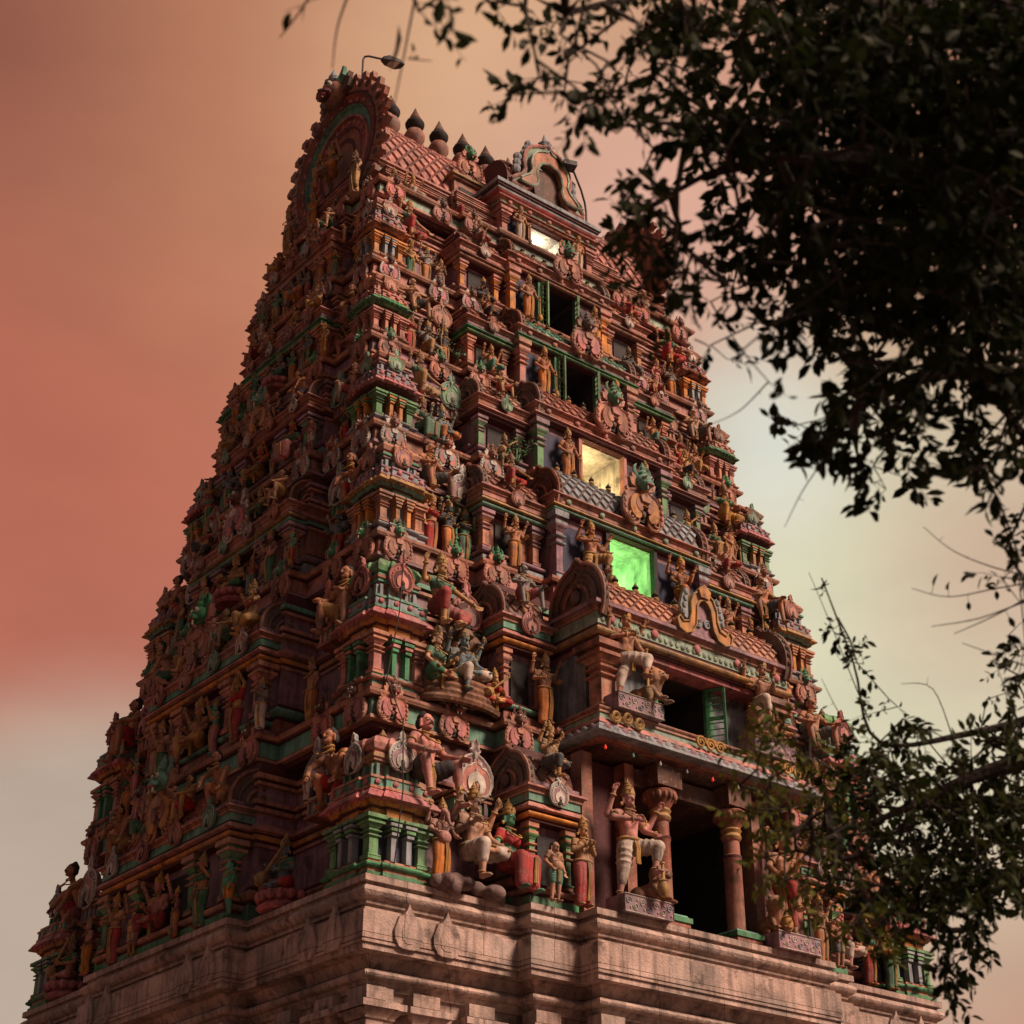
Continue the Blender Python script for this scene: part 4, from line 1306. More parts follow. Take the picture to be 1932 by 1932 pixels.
# ---- roof: neck with columns, big barrel vault, horseshoe gables, finials
t = TI[7]
z7 = t['z0'] + t['bh']
nk_ = MB()
P = plan(4.25, 1.42, [(1.45, .35)])
z = courses(nk_, P, z7 - .05, [(.12, .2, 'pink'), (.05, .12, 'maroon'), (.12, .16, 'terra', 'r'), (.52, -.02, 'mauve'), (.06, .06, 'salmon'), (.05, .02, 'maroon'), (.08, .1, 'ochre'), (.10, .14, 'terra', 'k'), (.05, .1, 'maroon'),
                               (.2, .06, 'pale'), (.06, .14, 'salmon'), (.06, .2, 'pink'), (.08, .08, 'terra')])
NECK = tpart(nk_, 'roof_neck')
pm = pilaster_mesh(.52, .2, 'terra', 'salmon')
for sg in (-1, 1):
    for x in (4.1, 3.3, 2.5, 1.9): put('pilaster', pm, NECK, (sg * x, -1.48, z7 + .24))
for y in (-1.1, -.4, .4, 1.1): put('pilaster', pm, NECK, (-4.35, y, z7 + .24), -PI / 2)
ZR = z
br = MB()
barrel(br, 4.28, 0, ZR - .05, 1.45, 21.12 - ZR, 'pink', 'maroon', 26, 15, -.12, PI + .12)
courses(br, plan(4.4, .13), 20.95, [(.30, 0, 'terra'), (.06, .05, 'salmon')])
ROOF = tpart(br, 'barrel_vault')
for i in range(9): put('finial', FIN_B, ROOF, ((i - 4) * .77, 0, 21.3), 0, (.78, .78, 1.0))
# small dormer shrine seated on the vault
for x in (-1.75, 1.75):
    dm = MB()
    dm.box(x - .45, x + .45, -1.62, -.7, ZR - .5, ZR + .4, 'terra')
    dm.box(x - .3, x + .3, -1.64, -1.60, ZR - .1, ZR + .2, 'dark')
    courses(dm, [(x - .5, -1.66), (x + .5, -1.66), (x + .5, -.6), (x - .5, -.6)], ZR + .4, [(.06, .03, 'salmon'), (.06, .09, 'ochre'), (.05, .02, 'maroon'), (.1, 0, 'terra')])
    tpart(dm, 'dormer')
for x in (-1.75, 1.75): put('medallion', MED[2], ROOF, (x, -1.62, ZR + .58), 0, .75)
# horseshoe gables
gh = 21.65 - 17.75
HB = [(0, 1.0), (.12, .985), (.22, .94), (.32, .87), (.40, .77), (.455, .65), (.475, .52), (.46, .40), (.42, .29), (.36, .2), (.33, .12), (.36, .06), (.44, .03), (.5, .0)]
def gable():
    g = MB()
    out = mirror(HB + [(0, 0)])
    Wg = 3.7
    out = [(x * Wg, z_ * gh) for x, z_ in out]
    cen = 1.95
    sc = lambda q, y: [(x * q, y, cen + (z_ - cen) * q) for x, z_ in out]
    steps = [(1, .08, 'terra'), (1, -.12, 'terra'), (.95, -.14, 'maroon'), (.93, -.02, 'terra'), (.86, -.02, 'terra'), (.85, -.08, 'pink'), (.82, -.08, 'maroon'), (.81, .04, 'teal'), (.70, .04, 'teal'), (.69, -.02, 'rose'), (.66, -.02, 'rose'),
             (.65, .08, 'terra'), (.54, .08, 'terra'), (.53, .03, 'rose'), (.50, .03, 'maroon'), (.49, .09, 'terra'), (.38, .09, 'salmon'), (.37, .05, 'pink'), (.30, .05, 'maroon'), (.29, .1, 'salmon'), (.0, .1, 'terra')]
    g.loft([sc(q, y) for q, y, c in steps], [c for q, y, c in steps[1:]], True, False)
    for q, y in ((.9, -.03), (.6, .07)):
        for i, (x, yy, z_) in enumerate(sc(q, y)):
            g.ball((x, yy, z_), (.08, .05, .08), 'rose', 6, 4)
    return g, out
g, out = gable()
gm = g.mesh('gable_arch')
fl = MB()
fl.plate([(-.16, 0), (.16, 0), (.2, .14), (.12, .26), (.15, .33), (.02, .46), (-.1, .4), (-.05, .3), (-.16, .2)], .06, -.06, 'terra')
fl.ball((0, -.06, .16), (.08, .05, .09), 'brown', 6, 5)
flm = fl.mesh('flame_ornament')
kf = MB()                               # horned crest face at the peak
kf.ball((0, -.12, .25), (.42, .34, .36), 'terra', 12, 9)
kf.ball((0, -.42, .08), (.28, .18, .15), 'maroon', 10, 7)
kf.ball((0, -.5, -.02), (.2, .1, .06), 'red', 8, 5)
for q in (-1, 1):
    kf.ball((q * .18, -.4, .34), (.1, .09, .1), 'white', 8, 6); kf.ball((q * .18, -.48, .34), (.045, .03, .045), 'dark', 6, 5)
    kf.tube([(q * .2, -.1, .5), (q * .42, -.12, .66), (q * .46, -.12, .86), (q * .36, -.12, 1.0)], [.12, .1, .07, .015], 'teal', 7)
    kf.plate([(q * .3, .1), (q * .62, .18), (q * .72, .4), (q * .6, .52), (q * .66, .66), (q * .4, .56)][::q], .05, -.1, 'brown')
    kf.lathe([(.03, -.12), (.02, -.02)], 'white', 5, (q * .1, -.52))
kf.lathe([(.2, .5), (.26, .62), (.12, .74), (.15, .82), (.01, 1.12)], 'bluegrey', 8, (0, -.15))
kfm = kf.mesh('crest_face')
for sg, lim in ((-1, 99), (1, 99)):
    G = put('gable_arch', gm, TOWER, (sg * 4.5, 0, 17.75 + UP), -PI / 2 if sg < 0 else PI / 2)
    n = len(out)
    # flame ornaments along the rim, evenly spaced by arc length
    segs = [(Vector((out[i][0], out[i][1])), Vector((out[(i + 1) % n][0], out[(i + 1) % n][1]))) for i in range(n)]
    tot = 0; nxt = .2
    for a, b in segs:
        d = (b - a).length
        if max(a.y, b.y) < .3: tot += d; continue
        while nxt < tot + d:
            if nxt >= tot:
                p_ = a.lerp(b, (nxt - tot) / d); tg = (b - a).normalized(); nr = Vector((tg.y, -tg.x))
                if p_.y > .2:
                    f_ = put('flame_ornament', flm, G, (p_.x, -.06, p_.y), 0, 1.12)
                    f_.rotation_euler = (0, math.atan2(nr.x, nr.y), 0)
            nxt += .40
        tot += d
    put('crest_face', kfm, G, (0, -.18, gh * .96), 0, .95)
# central dormer over the white lit opening
cd = MB()
P = [(-1.5, -2.5), (1.5, -2.5), (1.5, -.8), (-1.5, -.8)]
zc = z7 + TI[7]['dh'] + .36
z = courses(cd, P, zc, [(.08, -.1, 'maroon'), (.12, 0, 'red', 'y'), (.08, .08, 'bluegrey'), (.06, .12, 'maroon'), (.1, .16, 'bluegrey'), (.06, .1, 'terra')])
cd.box(-1.2, 1.2, -2.45, -.6, z - .01, z + .3, 'terra')
barrel(cd, 1.2, -1.75, z + .25, .7, .9, 'terra', 'maroon', 9, 6)
CDR = tpart(cd, 'dormer')
nm_ = MB()
o = mirror([(0, 1.0), (.06, .93), (.16, .9), (.3, .82), (.4, .68), (.43, .5), (.4, .36), (.46, .24), (.56, .16), (.66, .06), (.66, 0), (.4, 0), (.3, .08), (.27, .2), (.3, .34), (.26, .5), (.18, .62), (0, .68)])
nm_.plate(o, .1, -.06, 'pale'); nm_.tube([(x, -.06, zz) for x, zz in o], .03, 'pink', 6, closed=True)
o2 = [(x * .8, .06 + zz * .8) for x, zz in o]
nm_.plate(o2, -.04, -.12, 'salmon'); nm_.tube([(x, -.12, zz) for x, zz in o2], .02, 'pale', 5, closed=True)
nm_.plate([(-.2, .0), (.2, .0), (.24, .3), (.14, .52), (-.14, .52), (-.24, .3)], .06, -.03, 'brown')
for q in (-1, 1):
    for i in range(6): nm_.ball((q * (.52 - .045 * i * (1 if i > 2 else .2)), 0, .34 + .11 * i), (.07, .06, .08), 'bluegrey', 7, 5)
nm_.lathe([(.08, .96), (.11, 1.04), (.05, 1.1), (.004, 1.25)], 'bluegrey', 8)
put('arch_ornament', nm_.mesh('arch_ornament'), CDR, (-.05, -2.5, z + .02), 0, 1.75)
# ------------------------------------------------------------------ statues and other things on the tower
ORD = ['', 'first', 'second', 'third', 'fourth', 'fifth', 'sixth', 'topmost']
LABELS = set()


def lab(s):
    n = len(s.split())
    assert 4 <= n <= 16, (n, s)
    assert s not in LABELS, s
    LABELS.add(s)
    return s


GRP = {'guard': 'guardians beside the tower doorways', 'bear': 'bearers crouching under the ledges', 'crou': 'bearers crouching under the ledges'}


def st(pname, H, x, y, z, label, skin='brown', cloth='orange', cloth2=None, face='f', rot=0, flip=False, name=None):
    rz = {'f': 0, 'l': -PI / 2, 'r': PI / 2}[face] + R(rot)
    return statue(pname, H, (x, y, z), rz, lab(label), skin, cloth, cloth2, 'statue', GRP.get(pname[:4], 'statues on the tower ledges'), name, flip)


def lion_mesh():
    m = MB()
    cap(m, (0, .1, .2), (0, -.16, .24), .15, .17)
    cap(m, (0, -.2, .28), (0, -.26, .46), .15, .15)
    m.ball((0, -.26, .52), (.2, .17, .21), 'tint', 12, 8)
    m.ball((0, -.37, .54), (.115, .11, .12), 'tint', 12, 8)
    m.ball((0, -.46, .49), (.075, .07, .06), 'tint', 10, 7)
    m.ball((0, -.525, .52), (.035, .02, .02), 'tint', 8, 5)
    for s in (-1, 1):
        m.ball((s * .13, -.28, .68), (.045, .025, .05), 'tint', 8, 6)
        cap(m, (s * .04, -.44, .59), (s * .09, -.41, .6), .022, .018)
        cap(m, (s * .11, -.22, .3), (s * .12, -.4, .05), .065, .045); cap(m, (s * .12, -.4, .045), (s * .12, -.5, .04), .05, .045)
        for j in (-1, 0, 1): m.ball((s * .12 + j * .025, -.54, .035), (.018, .03, .025), 'tint', 6, 5)
        m.ball((s * .13, .1, .17), (.1, .16, .16), 'tint', 10, 7); cap(m, (s * .15, .02, .06), (s * .15, -.16, .045), .055, .045)
        for i in range(7):
            a = .3 + i * .42
            cap(m, (s * .14 * math.sin(a), -.3, .52 + .16 * math.cos(a)), (s * .22 * math.sin(a), -.24, .5 + .26 * math.cos(a)), .04, .015, n=6)
    m.tube([(0, .22, .18), (.1, .32, .12), (.16, .28, .22), (.14, .24, .36)], [.03, .025, .022, .045], 'tint', 7)
    return remesh(m, .014, 'lion_statue', 1)


LION = lion_mesh()
LEYE = MB()
for q in (-1, 1):
    LEYE.ball((q * .055, -.472, .562), (.024, .014, .016), 'white', 8, 5); LEYE.ball((q * .055, -.486, .562), (.01, .006, .01), 'dark', 6, 4)
LEYE = LEYE.mesh('eyes')


def lion(x, y, z, rz, sc, label, col):
    o = put('lion_statue', LION, None, (x, y, z), R(rz), sc); o.color = (*col, 1)
    tag(o, lab(label), 'statue', 'lions crouching beside the guardians')
    put('eyes', LEYE, o)


def pedestal_mesh(w):
    m = MB()
    m.box(-w / 2, w / 2, -.18, .3, 0, .3, 'mauve')
    fr = [(-w / 2, 0), (w / 2, 0), (w / 2, .3), (-w / 2, .3)]
    m.tube([(x, -.185, z) for x, z in fr], .014, 'white', 4, closed=True)
    for i in range(7):
        x = -w * .42 + w * .84 * i / 6
        scroll(m, (x, .15 + .04 * (-1) ** i), .07, -.185, 1.4, 'white' if i % 3 else 'bluegrey', (-1) ** i, .011)
        m.ball((x + .04, -.19, .08 + .14 * (i % 2)), (.02, .012, .02), 'white', 6, 4)
    return m.mesh('pedestal')


PED = pedestal_mesh(1.12)


def pedestal(x, y, z, label):
    tag(put('pedestal', PED, None, (x, y, z)), lab(label), 'pedestal', 'carved pedestals under the guardians')


# --- first storey, doorway face
P1 = 'first storey beside the portico'
pedestal(-1.86, -6.98, .0, "grey carved pedestal of the first storey portico, corner side")
pedestal(1.86, -6.98, .0, "grey carved pedestal of the first storey portico, tree side")
st('guard_leg', 1.95, -1.98, -6.86, .3, "big guardian in white breeches, knee raised, before the corner side portico column", 'pink', 'white')
st('guard_leg_b', 1.95, 1.86, -6.86, .3, "big guardian in red breeches by the tree side portico column", 'tan', 'red')
lion(-1.6, -6.80, .3, 25, .95, "brown lion at the portico guardian's feet, corner side", (.32, .15, .08))
lion(1.5, -6.80, .3, -18, .95, "brown lion at the portico guardian's feet, tree side", (.36, .17, .09))
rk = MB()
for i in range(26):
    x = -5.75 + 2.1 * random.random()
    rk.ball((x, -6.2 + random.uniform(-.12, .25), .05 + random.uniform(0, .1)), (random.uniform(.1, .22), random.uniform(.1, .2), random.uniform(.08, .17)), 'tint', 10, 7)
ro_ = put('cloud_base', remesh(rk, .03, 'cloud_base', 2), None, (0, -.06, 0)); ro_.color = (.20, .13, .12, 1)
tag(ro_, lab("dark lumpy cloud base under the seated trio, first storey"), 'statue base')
st('elephant', 1.3, -5.55, -6.2, .16, "pink elephant headed figure standing beside the near corner pavilion, first storey", 'pink', 'orange')
st('seat_one', 1.98, -4.9, -6.24, .14, "four armed seated figure in white, centre of the first storey trio", 'tan', 'white', rot=8)
st('seat_lady', 1.85, -4.14, -6.22, .14, "green skinned goddess in red, seated at the trio's portico end", 'green', 'red', rot=14)
st('child', 1.08, -3.52, -6.66, .04, "small bare chested boy standing with hand on hip, first storey", 'tan', 'teal')
st('worship', 1.45, -2.95, -6.72, .04, "golden figure in red and green skirt, hands joined, beside the portico", 'ochre', 'red')
st('bearer', 2.1, -5.78, -5.98, 1.36, "huge moustached bearer sitting with hands on knees above the seated trio", 'pink', 'dark', rot=12)
st('bearer', 1.98, 5.5, -5.95, 1.33, "huge moustached bearer on the first storey's tree side", 'brown', 'dark', rot=-12)
st('four_arm', 1.2, 2.95, -6.72, .04, "orange skirted four armed figure just past the portico, first storey", 'tan', 'orange')
st('child', 1.0, 3.5, -6.66, .04, "small boy standing past the portico behind leaves, first storey", 'brown', 'dark')
st('seat_one', 1.6, 4.25, -6.1, .14, "seated figure in white half hidden by leaves, first storey", 'pink', 'white')
st('lady_stand', 1.2, 4.98, -6.14, .04, "woman in bright red skirt on the ledge past the portico", 'ochre', 'red', 'teal')
st('worship', 1.15, 5.6, -6.14, .04, "praying figure in green beside the tree side corner pavilion, first storey", 'ochre', 'green')

# --- second storey, doorway face: serpent throne group and porch guardians
ZB = 3.58
sp_ = MB()
for i in range(4):
    a, b = .82 - .03 * i, .34 - .02 * i
    sp_.tube([(a * math.cos(t * PI / 12), b * math.sin(t * PI / 12), .09 + .125 * i) for t in range(24)], .085, 'tint', 8, closed=True)
sp_.tube([(.3, .25, .5), (.25, .36, .8), (.1, .36, 1.2), (0, .3, 1.45)], [.12, .13, .2, .16], 'tint', 10)
for i in range(5):
    a = (i - 2) * .5
    c_ = V3(.48 * math.sin(a), .06, 1.3 + .34 * math.cos(a))
    sp_.tube([(.15 * math.sin(a), .28, 1.2), (.38 * math.sin(a), .2, 1.2 + .3 * math.cos(a)), tuple(c_)], [.1, .12, .07], 'tint', 8)
    sp_.ball(tuple(c_ + V3(0, .03, -.02)), (.15, .05, .17), 'tint', 10, 7)
    sp_.ball(tuple(c_ + V3(0, -.06, -.05)), (.06, .09, .05), 'tint', 8, 6)
so = put('serpent_throne', sp_.mesh('serpent_throne'), None, (-4.55, -5.30, ZB)); so.color = (.24, .11, .06, 1)
tag(so, lab("brown coiled serpent throne with spread hoods, second storey"), 'statue base')
st('seat_one', 1.62, -4.55, -5.42, ZB + .2, "blue skinned figure in white seated on the coiled serpent", 'blue', 'white')
st('cross_lady', 1.6, -5.2, -5.44, ZB + .36, "woman in dark green seated at the corner end of the serpent", 'tan', 'green', 'green', rot=20)
st('veena', 1.1, -3.92, -5.5, ZB + .2, "small musician in red at the porch end of the serpent", 'ochre', 'red', 'red', rot=-10)
st('bearer_arms', 1.9, -5.0, -5.25, 5.0, "large woman bearer in red, arms spread, above the serpent group", 'ochre', 'red', 'green', rot=8)
st('four_arm', 1.3, -2.95, -5.78, ZB + .02, "orange skirted four armed figure between serpent group and porch", 'brown', 'orange')
st('four_arm', 1.3, 3.1, -5.75, ZB + .02, "orange skirted four armed figure past the porch, second storey", 'pink', 'orange')
pedestal(-1.75, -6.86, ZP - .02, "grey carved pedestal on the porch slab, corner side")
pedestal(1.75, -6.86, ZP - .02, "grey carved pedestal on the porch slab, tree side")
st('guard_leg_b', 1.72, -1.82, -6.78, ZP + .28, "guardian in pale shorts beside the lion on the porch, corner side", 'brown', 'white', flip=True)
st('guard_leg', 1.72, 1.75, -6.78, ZP + .28, "guardian in pale shorts with club on the porch, tree side", 'brown', 'white', flip=True)
lion(-1.42, -6.76, ZP + .28, 20, .98, "tan lion crouching on the porch, corner side", (.42, .21, .11))
lion(1.42, -6.76, ZP + .28, -24, .9, "tan lion crouching on the porch, tree side", (.40, .2, .11))
for i, (x, pn, sk, cl, lb) in enumerate([(4.1, 'seat_one', 'pink', 'ochre', "seated figure in yellow past the porch, second storey"), (4.75, 'lady_stand', 'tan', 'pink', "woman in pink standing past the porch, second storey"),
                                         (5.25, 'guard_stand', 'tan', 'orange', "club bearer in orange near the far front corner, second storey")]):
    st(pn, 1.2, x, -5.38, ZB, lb, sk, cl)
st('bearer', 1.75, 5.0, -5.2, 5.0, "moustached bearer above the far front ledge, second storey", 'brown', 'dark', rot=-10)

# --- guardians at the upper doorways
for k, H, pn, c1, c2, s1 in ((3, 1.42, 'guard_leg', 'ochre', 'orange', 'brown'), (4, 1.22, 'guard_stand', 'orange', 'white', 'brown'), (5, 1.2, 'guard_stand', 'orange', 'ochre', 'brown'),
                             (6, 1.16, 'guard_stand', 'orange', 'orange', 'brown'), (7, 1.02, 'guard_stand', 'white', 'white', 'tan')):
    t = TI[k]
    op = {3: 'green lit opening', 4: 'yellow lit opening', 5: 'dark opening of the fifth storey', 6: 'dark opening of the sixth storey', 7: 'white lit opening'}[k]
    x = t['dw'] + {3: .62, 4: .52, 5: .5, 6: .48, 7: .42}[k]
    y = -t['dy'] - (.12 if k < 7 else .1)
    z = t['z0'] + t['bh'] - .04
    cn = lambda c: 'pale' if c == 'white' else ('yellow' if c == 'ochre' else c)
    st(pn, H, -x, y, z, f"club bearing guardian in {cn(c1)}, corner side of the {op}", s1, c1)
    st('guard_leg_b' if k == 3 else pn, H, x, y, z, f"club bearing guardian in {cn(c2)}, tree side of the {op}", s1, c2, flip=(k != 3))

# --- ledge groups on the doorway face, storeys three to seven
FR = {3: [('lady_stand', 1.18, .22, 'tan', 'red', 'red', "woman in red"), ('four_arm', 1.18, .62, 'dark', 'orange', None, "dark four armed figure in orange"), ('lady_stand', 1.12, 1.02, 'green', 'green', 'dark', "green woman in dark green")],
      4: [('seat_lady', 1.28, .26, 'pink', 'green', 'green', "seated woman in green"), ('seat_one', 1.28, .74, 'blue', 'orange', None, "blue four armed seated figure")],
      5: [('lady_stand', 1.0, .14, 'tan', 'red', 'red', "woman in red"), ('seat_one', 1.2, .6, 'grey', 'ochre', None, "grey four armed seated figure"), ('archer', 1.0, 1.05, 'dark', 'orange', None, "dark archer in orange")],
      6: [('guard_stand', 1.0, .22, 'ochre', 'green', None, "figure in green with club"), ('four_arm', 1.02, .66, 'grey', 'orange', None, "grey four armed figure in orange"), ('worship', .86, 1.06, 'tan', 'red', None, "small praying figure in red")]}
RR = {3: [('archer', 1.15, .3, 'dark', 'orange', None, "dark archer in orange"), ('archer', 1.12, .8, 'brown', 'teal', None, "brown archer in teal")],
      4: [('guard_stand', 1.1, .25, 'brown', 'orange', None, "club bearer in orange"), ('seat_lady', 1.15, .75, 'tan', 'ochre', 'green', "seated woman in yellow")],
      5: [('seat_one', 1.1, .35, 'brown', 'ochre', None, "four armed seated figure in yellow"), ('lady_stand', 1.0, .85, 'tan', 'red', 'red', "woman in red")],
      6: [('four_arm', 1.0, .3, 'grey', 'orange', None, "grey figure in orange"), ('lady_stand', .95, .8, 'pink', 'pink', 'pink', "woman in pink")]}
MIDF = {3: ('four_arm', 1.12, 'brown', 'orange'), 4: ('veena', 1.05, 'brown', 'green'), 5: ('seat_one', 1.0, 'brown', 'teal'), 6: ('cross', 1.0, 'dark', 'dark')}
BE = {3: ('bearer', 'brown', 'dark'), 4: ('bearer_arms', 'brown', 'ochre'), 5: ('bearer', 'tan', 'dark'), 6: ('bearer_arms', 'tan', 'red')}
for k in range(3, 7):
    t = TI[k]
    zf = t['z0'] + t['bh'] - .02
    y = -t['hy'] + .22
    x0 = -t['hx'] + t['pw'] + .1
    for pn, H, dx, sk, cl, c2, d in FR[k]:
        st(pn, H, x0 + dx, y - .08, zf, f"{d} beside the near corner pavilion, {ORD[k]} storey doorway face", sk, cl, c2, rot=random.uniform(-10, 16))
    for pn, H, dx, sk, cl, c2, d in RR[k]:
        st(pn, H, -x0 - dx, y - .08, zf, f"{d} on the tree side ledge, {ORD[k]} storey doorway face", sk, cl, c2, rot=random.uniform(-10, 10))
    pn, H, sk, cl = MIDF[k]
    xm = (t['mb'] + t['cw']) / 2
    cn = {'orange': 'orange', 'green': 'green', 'teal': 'teal', 'dark': 'black'}[cl]
    st(pn, H, -xm, -t['hy'] - t['mp'] - .02, zf, f"brown figure in {cn} before the corner side niche, {ORD[k]} storey", sk, cl, cl)
    st(pn, H, xm, -t['hy'] - t['mp'] - .02, zf, f"brown figure in {cn} before the tree side niche, {ORD[k]} storey", sk, cl, cl)
    pn, sk, cl = BE[k]
    hb_ = t['z1'] - t['z0'] - t['bh']
    st(pn, hb_ * .68, x0 + .22, y + .05, zf + hb_ * .50, f"bearer crouched under the ledge near the corner pavilion, {ORD[k]} storey doorway face", sk, cl, 'green', rot=12)
    st(pn, hb_ * .68, -x0 - .22, y + .05, zf + hb_ * .50, f"bearer crouched under the tree side ledge, {ORD[k]} storey doorway face", sk, cl, 'green', rot=-12)

# --- shaded face
SK = ['brown', 'tan', 'ochre', 'pink', 'blue', 'grey', 'green', 'red']
CL = ['red', 'orange', 'green', 'ochre', 'pink', 'teal', 'white']
CN = {'red': 'red', 'orange': 'orange', 'green': 'green', 'ochre': 'yellow', 'pink': 'pink', 'teal': 'teal', 'white': 'cream'}
PN = {'lady_stand': 'standing woman', 'four_arm': 'four armed figure', 'worship': 'praying figure', 'seat_one': 'seated figure', 'seat_lady': 'seated woman', 'guard_stand': 'club bearer', 'dancer': 'raised-arm dancer',
      'veena': 'lute player', 'cross': 'cross legged figure', 'archer': 'archer'}
rs = random.Random(5)
LF = {1: ['veena', 'lady_stand', 'seat_one', 'four_arm', 'lady_stand', 'veena'], 2: ['guard_stand', 'dancer', 'seat_one', 'four_arm', 'dancer', 'lady_stand'], 3: ['four_arm', 'archer', 'cross', 'guard_stand', 'seat_lady', 'lady_stand'],
      4: ['lady_stand', 'seat_lady', 'seat_one', 'four_arm', 'worship', 'guard_stand'], 5: ['seat_one', 'guard_stand', 'cross', 'dancer', 'lady_stand', 'four_arm'], 6: ['guard_stand', 'worship', 'seat_one', 'four_arm', 'lady_stand', 'archer']}
LC = {1: ['red', 'green', 'red', 'red', 'green', 'pink'], 2: ['orange', 'red', 'ochre', 'green', 'red', 'orange']}
lot = MB()
lot.lathe([(.36, 0), (.42, .05), (.34, .12), (.3, .16), (.4, .22), (.42, .28), (.3, .3)], 'rose', 18)
for i in range(14):
    a = i * PI / 7; lot.ball((.38 * math.cos(a), .38 * math.sin(a), .22), (.08, .08, .09), 'rose', 6, 5)
lot = lot.mesh('lotus_seat')
for k in range(1, 7):
    t = TI[k]
    zf = t['z0'] + t['bh'] + (.02 if k == 1 else -.02)
    H0 = {1: 1.25, 2: 1.3, 3: 1.15, 4: 1.05, 5: 1.0, 6: .95}[k]
    hy, hx, sb = t['hy'], t['hx'], t['sb']
    rec = hy - t['pw'] - .5
    ys = [-(rec * .55 + sb * .45), -sb * .62, 0, sb * .62, rec * .55 + sb * .45, hy - t['pw'] - .25]
    ys[0] = -max(sb + .3, min(rec, sb + .75))
    ys[4] = -ys[0]
    wh = ['beside the near corner pavilion', 'before the shrine bay, near corner end', 'before the middle of the shrine bay', 'before the shrine bay, far end', 'past the shrine bay', 'beside the far corner pavilion']
    for i, yv in enumerate(ys):
        if i == 5 and yv - ys[4] < .4: continue
        pn = LF[k][i]
        sk = rs.choice(SK); cl = LC[k][i] if k in LC else rs.choice(CL)
        inb = i in (1, 2, 3)
        x = -hx - (t['sp'] + .02 if inb else -.2)
        H = H0 * (1.25 if pn.startswith('seat') else 1.2 if pn in ('veena', 'cross') else 1)
        zz = zf
        if pn in ('veena', 'cross'):
            lo_ = put('lotus_seat', lot, None, (x, yv, zf), 0, H * .72)
            tag(lo_, lab(f"pink lotus seat {wh[i]}, {ORD[k]} storey of the shaded face"), 'statue base', 'lotus seats on the shaded face')
            zz = zf + .3 * H * .72
        st(pn, H, x, yv, zz, f"{PN[pn]} in {CN[cl]} {wh[i]}, {ORD[k]} storey, shaded face", sk, cl, cl if rs.random() < .5 else 'green', 'l', rs.uniform(-12, 12))
    for i, yv in enumerate((-sb * 1.02, -sb * .31, sb * .31, sb * 1.02)):
        pn = rs.choice(['worship', 'child', 'lady_stand', 'four_arm', 'guard_stand']); sk = rs.choice(SK); cl = rs.choice(CL)
        wq = ['at the near edge of', 'just before the middle of', 'just beyond the middle of', 'at the far edge of'][i]
        st(pn, H0 * rs.uniform(.66, .84), -hx - t['sp'] - .04, yv, zf, f"small attendant in {CN[cl]} {wq} the shrine bay, {ORD[k]} storey, shaded face", sk, cl, rs.choice(CL), 'l', rs.uniform(-25, 25))
    hb_ = t['z1'] - t['z0'] - t['bh']
    for sg, w_ in ((-1, 'near'), (1, 'far')):
        yb = sg * (hy - t['pw'] - .2)
        st('crouch' if k in (1, 3, 5) else 'bearer', hb_ * .62, -hx + .2, yb, zf + hb_ * .46, f"bearer crouched under the ledge at the {w_} corner pavilion, {ORD[k]} storey, shaded face", 'brown', rs.choice(['dark', 'red', 'ochre']), None, 'l', sg * -12)

# --- seated figures in front of the barrel roofs
for k in range(1, 7):
    t = TI[k]
    zf = t['z0'] + t['bh']; H = t['z1'] - zf
    for i, yv in enumerate((-.72, -.3, .3, .72)):
        pn = rs.choice(['bearer', 'seat_one', 'bearer_arms', 'crouch']); sk = rs.choice(['brown', 'tan', 'ochre', 'brown']); cl = rs.choice(['red', 'orange', 'green', 'ochre', 'dark'])
        w_ = ['at the near end of', 'just short of the middle of', 'just past the middle of', 'at the far end of'][i]
        st(pn, H * (.46 if i in (0, 3) else .4), -t['hx'] - t['sp'] + .02, yv * t['sb'], zf + H * .70, f"small crouching figure {w_} the shrine roof, {ORD[k]} storey, shaded face", sk, cl, 'red', 'l', rs.uniform(-20, 20))
    xm = (t['mb'] + t['cw']) / 2
    for sg, w_ in ((-1, 'corner side'), (1, 'tree side')):
        pn = rs.choice(['bearer', 'seat_one', 'bearer_arms']); sk = rs.choice(['brown', 'tan', 'ochre', 'grey']); cl = rs.choice(['red', 'orange', 'green', 'dark'])
        st(pn, H * .42, sg * (xm + .1), -t['hy'] - t['mp'] - .02, zf + H * .72, f"small figure seated on the {w_} niche roof, {ORD[k]} storey", sk, cl, 'red', 'f', rs.uniform(-20, 20))

# --- around the roof
z7 = TI[7]['z0'] + TI[7]['bh'] - .02
for x, pn, H, sk, cl, d in ((-4.3, 'cross', 1.15, 'brown', 'white', "pot bellied seated figure at the roof's near corner"), (-3.75, 'seat_one', 1.0, 'tan', 'white', "seated figure in pale cloth under the roof, beside the near corner one"),
                            (-2.35, 'bearer_arms', 1.2, 'brown', 'red', "figure with arms spread under the roof near the white lit opening"), (-1.95, 'worship', .8, 'brown', 'dark', "small praying figure under the roof near the white lit opening"),
                            (2.4, 'bearer_arms', 1.2, 'brown', 'red', "figure with arms spread under the roof, tree side"), (3.6, 'seat_one', 1.0, 'tan', 'white', "seated figure under the roof, tree side")):
    st(pn, H, x, -2.1, z7, d, sk, cl, 'green')
st('seat_one', 1.6, -4.75, 0, 18.75, "four armed deity seated inside the great horseshoe gable", 'ochre', 'orange', None, 'l')
for yv, d in ((-1.45, 'near'), (1.45, 'far')):
    st('guard_stand', 1.2, -4.95, yv, z7 + .1, f"figure in yellow standing at the {d} foot of the horseshoe gable", 'tan', 'ochre', None, 'l')
st('lady_stand', 1.1, -4.95, .35, z7 + .1, "woman in orange standing below the gable deity", 'ochre', 'orange', 'orange', 'l')

